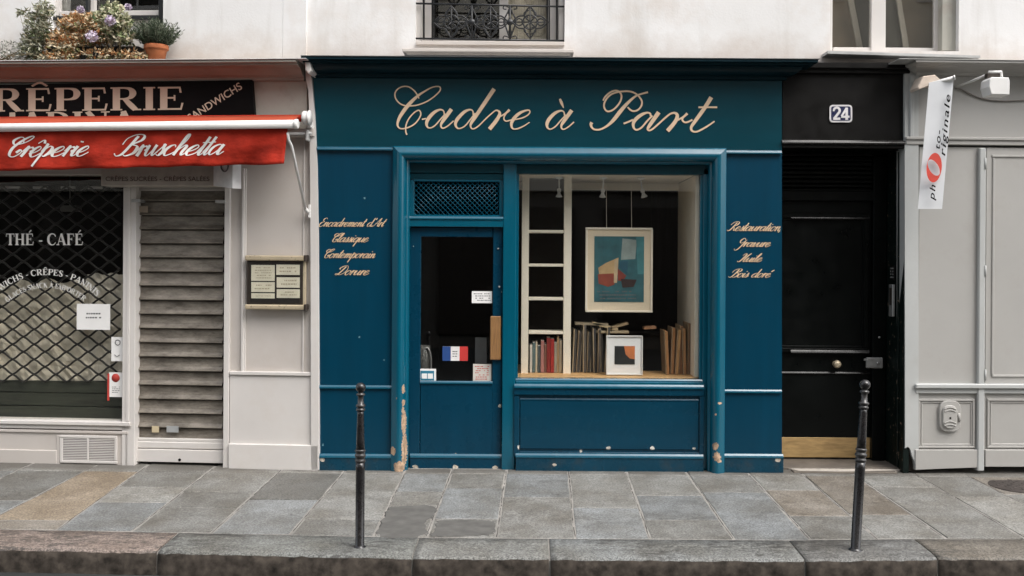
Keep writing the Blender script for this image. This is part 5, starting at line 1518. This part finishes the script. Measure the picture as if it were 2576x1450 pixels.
for a, b, c_, nm_ in ((382, 400, (.55, .46, .30), 'yellowed'), (419, 449, (.30, .31, .31), 'grey'), (343, 372, (.34, .28, .22), 'torn brown')):
    y_ = 1072 if a > 370 else 519
    mb = MB(L); mb.pb(a, y_, b, y_ + 16, .054, .0555, 0); obj('label_sticker', mb, flat('sticker_' + nm_.replace(' ', '_'), c_), label=f'{nm_} label stuck on the dirty roller shutter', cat='sticker', group='labels stuck on the shutter')

# menu box
mx = thing('menu_box', 'bronze framed menu case with brass rails on the cream wall panel', 'menu case', fr=L)
mb = MB(L); mb.pb(621, 655, 762, 770, -.045, .014, .003); obj('case', mb, M['dark_bronze'], mx)
mb = MB(L); mb.pb(630, 664, 753, 762, -.047, -.044, 0); obj('backing', mb, flat('brown_felt', (.016, .012, .010)), mx)
for a, b in ((643, 656), (767, 779)):
    mb = MB(L); mb.pb(615, a, 765, b, -.075, .0, .009); obj('rail', mb, M['brass_rail'], mx)
    mb = MB(L); mb.pb(763.5, a - 1, 770, b + 2, -.078, .002, .004); obj('end_cap', mb, M['dark_bronze'], mx)
mb = MB(L); mb.pb(759, 657, 768, 767, -.04, .0, .003); obj('side_strip', mb, M['brass_rail'], mx)
mp_ = mat('aged_menu_paper', (.74, .69, .55), .8, .1, 8)
for i, (a, b, c_, d_) in enumerate(((632, 667, 691, 707), (695, 666, 757 - 3, 692), (632, 710, 691, 735), (696, 698, 754, 724), (632, 738, 691, 751), (696, 728, 754, 750))):
    mb = MB(L); mb.pb(a, b, c_, d_, -.0495, -.048, 0); s_ = obj('menu_sheet', mb, mp_, mx)
    mb = MB(L); lines_block(mb, a + 8, b + 4, c_ - 8, d_ - 4, 5 if i < 1 else 2, -.0505, 20 + i); obj('print', mb, flat('brown_print', (.46, .39, .28)), s_)
mb = MB(L); mb.pb(624, 658, 759, 767, -.056, -.054, 0); obj('pane', mb, M['glass'], mx)

# black sign board
sg = thing('sign_board', 'long black sign board with tan capital letters above the red awning', 'shop sign', fr=L)
mb = MB(L); mb.pprism([(-420, 222), (634, 201), (641, 300), (-420, 318)], -.045, .0, .003); obj('board', mb, M['sign_black'], sg)
mb = MB(L)
k_ = (466 + 96) / serif_len('CRÊPERIE')
serif_text(mb, 'CRÊPERIE', lambda x, y: L.p(-96 + x * k_, 282 - .010 * x * k_ - y * 58, -.048), -.048)
obj('lettering', mb, M['tan_letter'], sg); mb = MB(L)
k2 = (345 - (-30)) / serif_len('MADINA')
serif_text(mb, 'MADINA', lambda x, y: L.p(-30 + x * k2, 333 - .012 * x * k2 - y * 49, -.048), -.048)
def sf_(x, y):
    a = R(31)
    return L.p(478 + 22.5 * (x * 1.0 * math.cos(a) - y * math.sin(a)), 307 - 22.5 * 1.0 * (x * math.sin(a) * 1.06 + y * math.cos(a)), -.048)
obj('lettering', mb, M['tan_letter'], sg); mb = MB(L)
mb.text('SANDWICHS', sf_, -.0485, 1.18, .012)
obj('lettering', mb, M['tan_letter'], sg)

# light box under the awning
lb = thing('lightbox_sign', 'pale crepe light box sign tucked under the red awning', 'sign', fr=L)
mb = MB(L); mb.pb(254, 415, 537, 468, -.16, .03, .003); obj('box', mb, flat('dim_light_box', (.40, .36, .31), .5), lb)
mb = MB(L); fn = lambda x, y: L.p(265 + x, 455.5 - .006 * x - y, -.163)
n_ = 0
mb.text('CRÊPES SUCRÉES - CRÊPES SALÉES', lambda x, y: L.p(265 + x * 15.0, 455.5 - y * 15.5, -.163), -.163, 1.0, .01)
xs = [v.co.x for v in mb.bm.verts]
xw = L.p(265, 450, -.163)[0]; kk = (L.p(527, 450, -.163)[0] - xw) / (max(xs) - xw)
for v in mb.bm.verts: v.co.x = xw + (v.co.x - xw) * kk
obj('lettering', mb, flat('brown_sign_print', (.10, .06, .045)), lb)
mb = MB(L)
q = [L.P(537, 412, -.16), L.P(585, 412, -.34), L.P(585, 474, -.34), L.P(537, 468, -.16)]
q2 = [v + Vector((.05, .06, 0)) for v in q]
va, vb = [mb.bm.verts.new(v) for v in q], [mb.bm.verts.new(v) for v in q2]
mb.face(va); mb.face(vb[::-1])
for i in range(4): mb.face([va[i], vb[i], vb[(i + 1) % 4], va[(i + 1) % 4]])
obj('side_face', mb, flat('white_light_box', (.66, .65, .64), .5), lb)
mb = MB(L)
cc = q[0].lerp(q[1], .6) + Vector((0, 0, -.02)); ux = (q[1] - q[0]).normalized()
mb.tube([cc + ux * .045 * math.cos(a) * 1.2 + Vector((0, -.004, .045 * math.sin(a))) for a in [2 * math.pi * i / 20 for i in range(21)]], .006, 5)
obj('ring_emblem', mb, flat('grey_print', (.15, .14, .14)), lb)

# ------------------------------------------------------------------ awning
aw = thing('awning', 'red canvas awning with white front bar and white script on its valance', 'awning', fr=L)
TA = -.50
def barc(px): return 321.5 - 9 * px / 742
def rolc(px): return 303 - 5 * px / 750
mb = MB(L)
nx = 40
gr = []
for j in range(5):
    v = j / 4
    row = []
    for i in range(nx + 1):
        px = -420 + (752 - (8 if j else 0) * j / 1.0 * .3 + 420) * i / nx
        a = L.P(px, rolc(px) - 7.5, -.13); b = L.P(min(px, 742), barc(px) - 11, TA)
        q = a.lerp(b, v); q.z -= .012 * math.sin(math.pi * v)
        row.append(mb.bm.verts.new(q))
    gr.append(row)
for j in range(4):
    for i in range(nx): mb.face([gr[j][i], gr[j][i + 1], gr[j + 1][i + 1], gr[j + 1][i]], True)
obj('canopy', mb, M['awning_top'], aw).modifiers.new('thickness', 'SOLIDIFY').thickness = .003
mb = MB(L)
nx, ny = 110, 12
gr = []
ra_ = random.Random(2)
ph = [ra_.uniform(0, 6) for _ in range(6)]
for j in range(ny + 1):
    v = j / ny
    row = []
    for i in range(nx + 1):
        u = i / nx
        px = -420 + (1144 - 10 * v) * u
        top = barc(px) + 8; bot = 430 - 17 * max(px, -420) / 714 + 1.2 * math.sin(px * .05)
        e = max(0, (u - .80) / .2)
        fold = .016 * v * (math.sin(px * .043 + ph[0]) + .7 * math.sin(px * .09 + ph[1] + 2 * v)) + .005 * math.sin(px * .02 + 9 * v + ph[2]) + .010 * math.sin(px * .031 - 5 * v + ph[3]) * v + .006 * math.sin(px * .12 + 7 * v + ph[4]) * v
        d = abs((px - 655) - (1 - v) * 62 + 30)           # the diagonal crease at the free end
        fold += .050 * math.exp(-(d / 16) ** 2) * v * (1 - v * .35) - .022 * e * e * v
        row.append(mb.bm.verts.new(L.P(px, top + (bot - top) * v, TA + .02 + .02 * v + fold)))
    gr.append(row)
for j in range(ny):
    for i in range(nx): mb.face([gr[j][i], gr[j][i + 1], gr[j + 1][i + 1], gr[j + 1][i]], True)
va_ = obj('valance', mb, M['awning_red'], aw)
vgrid = [[Vector(c.co) for c in row] for row in []]
va_.modifiers.new('thickness', 'SOLIDIFY').thickness = .002
from mathutils.bvhtree import BVHTree
bv = BVHTree.FromPolygons([v.co.copy() for v in va_.data.vertices], [list(p.vertices) for p in va_.data.polygons])
for tx, a, b, base, xh in (('Crêperie', 16, 217, 393.5, 25), ('Bruschetta', 282, 560, 391.5, 26)):
    mb = MB(L)
    script(mb, tx, a, b, base, xh, TA - .012, .58, -.012, .225, .085)
    for v in mb.bm.verts:                                     # the painted script lies on the folds
        hit = bv.ray_cast(Vector((v.co.x, -2, v.co.z)), Vector((0, 1, 0)))
        if hit[0] is not None: v.co.y = hit[0].y - .0035 + (v.co.y - (TA - .012))
    obj('lettering', mb, M['white_letter'], va_)
mb = MB(L)
a, b = L.P(-420, barc(-420), TA), L.P(743, barc(743), TA)
mb.tube([a, b], .0335, 20)
obj('front_bar', mb, M['white_metal'], aw)
mb = MB(L); mb.lathe([(.001, -.004), (.038, -.004), (.040, 0), (.040, .02), (.030, .024)], b, 'X', 16); obj('bar_end_cap', mb, M['white_metal'], aw)
mb = MB(L)
a, b = L.P(-420, rolc(-420), -.10), L.P(760, rolc(760), -.10)
mb.tube([a, b], .030, 12); obj('roller', mb, M['awning_red'], aw)
mb = MB(L); c = L.P(762, 297, -.12); mb.lathe([(.001, 0), (.050, 0), (.058, .008), (.058, .03), (.052, .045), (.062, .05), (.062, .062), (.001, .066)], c, 'X', 24); mb.pb(770, 305, 783, 322, -.09, .0, .006); obj('roller_end', mb, M['white_metal'], aw)
mb = MB(L); mb.tube([L.P(560, 338, -.08), L.P(784, 336, -.08)], .014, 10); mb.pb(768, 326, 775, 354, -.10, -.02, .004); obj('torsion_bar', mb, M['zinc'], aw)
mb = MB(L); mb.tube([L.P(724, 334, TA + .02), L.P(726, 352, TA + .03), L.P(733, 366, TA + .06), L.P(768, 526, -.07)], .0115, 10); obj('arm', mb, M['white_metal'], aw)
mb = MB(L); mb.tube([L.P(766, 522, -.07), L.P(776, 536, -.03)], .014, 10); mb.pb(775, 515, 781, 548, -.035, .01, .003); obj('arm_bracket', mb, M['white_metal'], aw)

# ------------------------------------------------------------------ plants on the ledge above the creperie
rp = random.Random(21)
def leaf(mb, c, d, ln, wd):
    d = d.normalized()
    s = d.cross(Vector((rp.uniform(-1, 1), rp.uniform(-1, 1), rp.uniform(-1, 1))))
    if s.length < .1: s = d.orthogonal()
    s.normalize()
    nrm = d.cross(s)
    p = [c, c + d * ln * .45 + s * wd * .5 + nrm * wd * .15, c + d * ln - nrm * ln * .12, c + d * ln * .45 - s * wd * .5 + nrm * wd * .15]
    v = [mb.bm.verts.new(q) for q in p]
    mb.face([v[0], v[1], v[2]]); mb.face([v[0], v[2], v[3]])
def pots(px): return L.P(px, 152, -.15)
def plant(name, label, cat, blobs, n, ln, wd, cols, up=.4, t0=-.26, t1=.02, group='plants growing on the ledge above the creperie', stems=14, base=(0, 153), droop=0.0, blade=False):
    th = thing(name, label, cat, group, L)
    mb = MB(L)
    mts = [mat(name + '_leaf', c, .7, .3, 22, spec=.25) for c in cols]
    tot = sum(b[4] if len(b) > 4 else b[2] * b[3] for b in blobs)
    for b in blobs:
        k = int(n * (b[4] if len(b) > 4 else b[2] * b[3]) / tot)
        for _ in range(k):
            while True:
                ux, uy, uz = rp.uniform(-1, 1), rp.uniform(-1, 1), rp.uniform(-1, 1)
                if ux * ux + uy * uy + uz * uz <= 1: break
            c = L.P(b[0] + ux * b[2], b[1] + uy * b[3], (t0 + t1) / 2 + uz * (t1 - t0) / 2)
            d = Vector((rp.gauss(0, 1) + ux * .8, rp.gauss(0, .9) - .3, rp.gauss(0, .7) + up - droop))
            mb.mi = rp.randrange(len(mts)) if rp.random() < .5 else min(len(mts) - 1, int(len(mts) * (.5 + .5 * uy) * .999))
            if blade: d = Vector((rp.gauss(0, .55) + ux * .7, rp.gauss(0, .4) - .1, 1.0))
            leaf(mb, c, d, ln * rp.uniform(.6, 1.4), wd * rp.uniform(.6, 1.3))
    obj('foliage', mb, mts, th)
    mb = MB(L)
    for _ in range(stems):
        b = rp.choice(blobs)
        e = L.P(b[0] + rp.uniform(-.8, .8) * b[2], b[1] + rp.uniform(-.9, .6) * b[3], rp.uniform(t0, t1))
        s0 = Vector((L.p(base[0] + rp.uniform(-25, 25), base[1], -.12)[0], -.12 + rp.uniform(-.06, .06), zl + .013))
        mid = s0.lerp(e, .5) + Vector((rp.uniform(-.03, .03), rp.uniform(-.03, .03), .02))
        mb.tube([s0, mid, e], [.004, .003, .0015], 5)
    obj('stems', mb, mat(name + '_stem', (.16, .115, .06), .8, .3, 20), th)
    return th
plant('trailing_plant', 'straggly grey green plant climbing beside the left end of the flowery ledge', 'plant', [(95, 75, 32, 40), (110, 30, 22, 26), (80, 120, 30, 30), (60, 34, 14, 8), (105, 150, 20, 10)], 1300, .05, .016, [(.24, .25, .18), (.36, .36, .27), (.13, .15, .08), (.40, .36, .25)], .2, base=(95, 153), stems=20)
plant('silvery_plant', 'low silvery grey plant at the far end of the ledge', 'plant', [(20, 128, 50, 24), (60, 140, 30, 14), (-70, 120, 60, 34), (-180, 110, 60, 44)], 1500, .036, .011, [(.40, .40, .36), (.28, .29, .25), (.48, .47, .43), (.19, .20, .16)], .4, base=(0, 153), stems=24)
plant('dry_flower_plant', 'dry orange and beige flowering plant filling the middle of the ledge', 'plant', [(165, 108, 52, 36), (232, 84, 56, 34), (150, 142, 60, 14), (250, 138, 66, 15, 600), (325, 138, 44, 15, 420), (205, 58, 60, 26), (165, 154, 20, 12, 200), (345, 145, 30, 9, 200)], 5600, .036, .018, [(.50, .31, .15), (.66, .50, .31), (.36, .16, .06), (.60, .52, .37), (.24, .24, .11), (.44, .24, .11)], .2, base=(200, 153), stems=40, droop=.1)
plant('hydrangea', 'pale green hydrangea with lilac flower heads near the terracotta pot', 'plant', [(270, 75, 36, 24), (300, 60, 30, 28), (310, 92, 30, 22), (250, 50, 24, 18), (285, 25, 26, 18, 200)], 1700, .044, .026, [(.40, .41, .26), (.54, .52, .36), (.20, .24, .12), (.60, .55, .41), (.09, .12, .055)], .3, base=(280, 153), stems=26)
hyd = TOPS[-1]
for (px, py, r, lab) in ((231, 92, .042, None), (277, 52, .036, None), (203, 24, .016, None), (322, 18, .015, None)):
    mb = MB(L)
    c = L.P(px, py, -.27)
    for i in range(95):
        a, b = rp.uniform(0, 6.283), math.acos(rp.uniform(-1, 1))
        d = Vector((math.sin(b) * math.cos(a), math.sin(b) * math.sin(a), math.cos(b)))
        mb.mi = 0 if rp.random() < .6 else 1
        leaf(mb, c + d * r * .85, d + Vector((rp.gauss(0, .8), rp.gauss(0, .8), rp.gauss(0, .8))), .022, .018)
    mb.lathe([(r * .8 * math.sin(x) + .0003, -r * .8 * math.cos(x)) for x in [math.pi * i / 8 for i in range(9)]], c, n=12)
    obj('flower_head', mb, [flat('lilac_petals', (.52, .43, .56), .8, .2), flat('pale_lilac_petals', (.66, .60, .66), .8, .2)], hyd)
pt_ = thing('potted_shrub', 'dark green heather like shrub in a terracotta pot on the ledge', 'potted plant', fr=L)
mb = MB(L)
c = L.P(393, 150, -.12); c.z = zl + .014
r1 = .094
mb.lathe([(.001, 0), (r1 * .70, 0), (r1 * .90, .105), (r1 * .92, .108), (r1 * 1.04, .108), (r1 * 1.06, .112), (r1 * 1.06, .142), (r1 * 1.0, .146), (r1 * .9, .146), (r1 * .85, .125)], c, n=32)
obj('pot', mb, M['terracotta'], pt_)
mb = MB(L); mb.lathe([(.001, .128), (r1 * .86, .126), (r1 * .86, .12)], c, n=20); obj('soil', mb, flat('soil', (.03, .022, .016), .9), pt_)
mb = MB(L)
for _ in range(620):
    a = rp.uniform(0, 6.283); rr = math.sqrt(rp.random()) * .075
    s0 = c + Vector((rr * math.cos(a), rr * math.sin(a), .12))
    tilt = rp.uniform(0, .95)
    d = Vector((math.sin(tilt) * math.cos(a), math.sin(tilt) * math.sin(a) * .8, math.cos(tilt)))
    l_ = rp.uniform(.13, .27) * (1 - .1 * tilt)
    mb.mi = rp.randrange(3)
    for k in range(6):
        p_ = s0 + d * l_ * (.3 + .7 * k / 6)
        leaf(mb, p_, d + Vector((rp.gauss(0, .45), rp.gauss(0, .45), rp.gauss(0, .3))), rp.uniform(.025, .042), .0085)
obj('foliage', mb, [mat('shrub_leaf', q, .7, .25, 30, spec=.3) for q in ((.035, .055, .030), (.075, .095, .058), (.14, .155, .11))], pt_)
for k, (px, w_, lab) in enumerate(((262, .15, 'dark plastic planter half hidden under the hydrangea leaves'), (175, .16, 'dark plastic planter hidden among the dry orange flowers'), (325, .11, 'dark plastic planter beside the terracotta pot'))):
    mb = MB(L); c = L.P(px, 150, -.08); c.z = zl + .0125
    n_ = 4
    mb.box(c.x - w_, c.x + w_, -.15, -.01, c.z, c.z + .13, .008); mb.box(c.x - w_ - .008, c.x + w_ + .008, -.158, -.002, c.z + .115, c.z + .135, .006)
    obj('planter', mb, flat('black_plastic', (.012, .012, .011), .5), label=lab, cat='planter', group='dark planters on the ledge')

# ------------------------------------------------------------------ the house across the street, seen in the panes
ob = thing('apartment_building', 'pale stone building across the street, mirrored faintly in the window panes', 'building')
Yo = -13.2
mb = MB()
stone_o = mat('pale_limestone', (.66, .60, .51), .85, .12, 1.2, .1, 30)
mb.box(-16, 16, Yo - .5, Yo + .02, 3.3, 11.5, 0)
mb.box(-16, 16, Yo - .02, Yo + .16, 3.25, 3.5, .01); mb.box(-16, 16, Yo - .02, Yo + .25, 11.3, 11.55, .01)
obj('wall', mb, stone_o, ob)
mb = MB(); mb.box(-16, 16, Yo - .5, Yo, -.2, 3.3, 0); obj('ground_floor', mb, mat('dark_shopfront_stone', (.105, .092, .078), .7, .15, 1.2), ob)
for k in range(-5, 6):
    for z_ in (4.1, 7.6):
        mb = MB(); x_ = k * 2.9 + .6
        mb.box(x_ - .66, x_ + .66, Yo, Yo + .07, z_ - .1, z_ + 2.2, .01)
        wd = obj('window', mb, M['cream_bright'], ob)
        mb = MB(); mb.box(x_ - .56, x_ - .03, Yo + .06, Yo + .08, z_, z_ + 2.1, 0); mb.box(x_ + .03, x_ + .56, Yo + .06, Yo + .08, z_, z_ + 2.1, 0)
        obj('pane', mb, M['black'], wd)
for k in range(-4, 5):
    mb = MB(); x_ = k * 3.6 - .4
    mb.box(x_ - 1.5, x_ + 1.5, Yo, Yo + .09, .1, 2.9, .02)
    sf2 = obj('shop_window', mb, M['dark_bronze'], ob)

rebase()
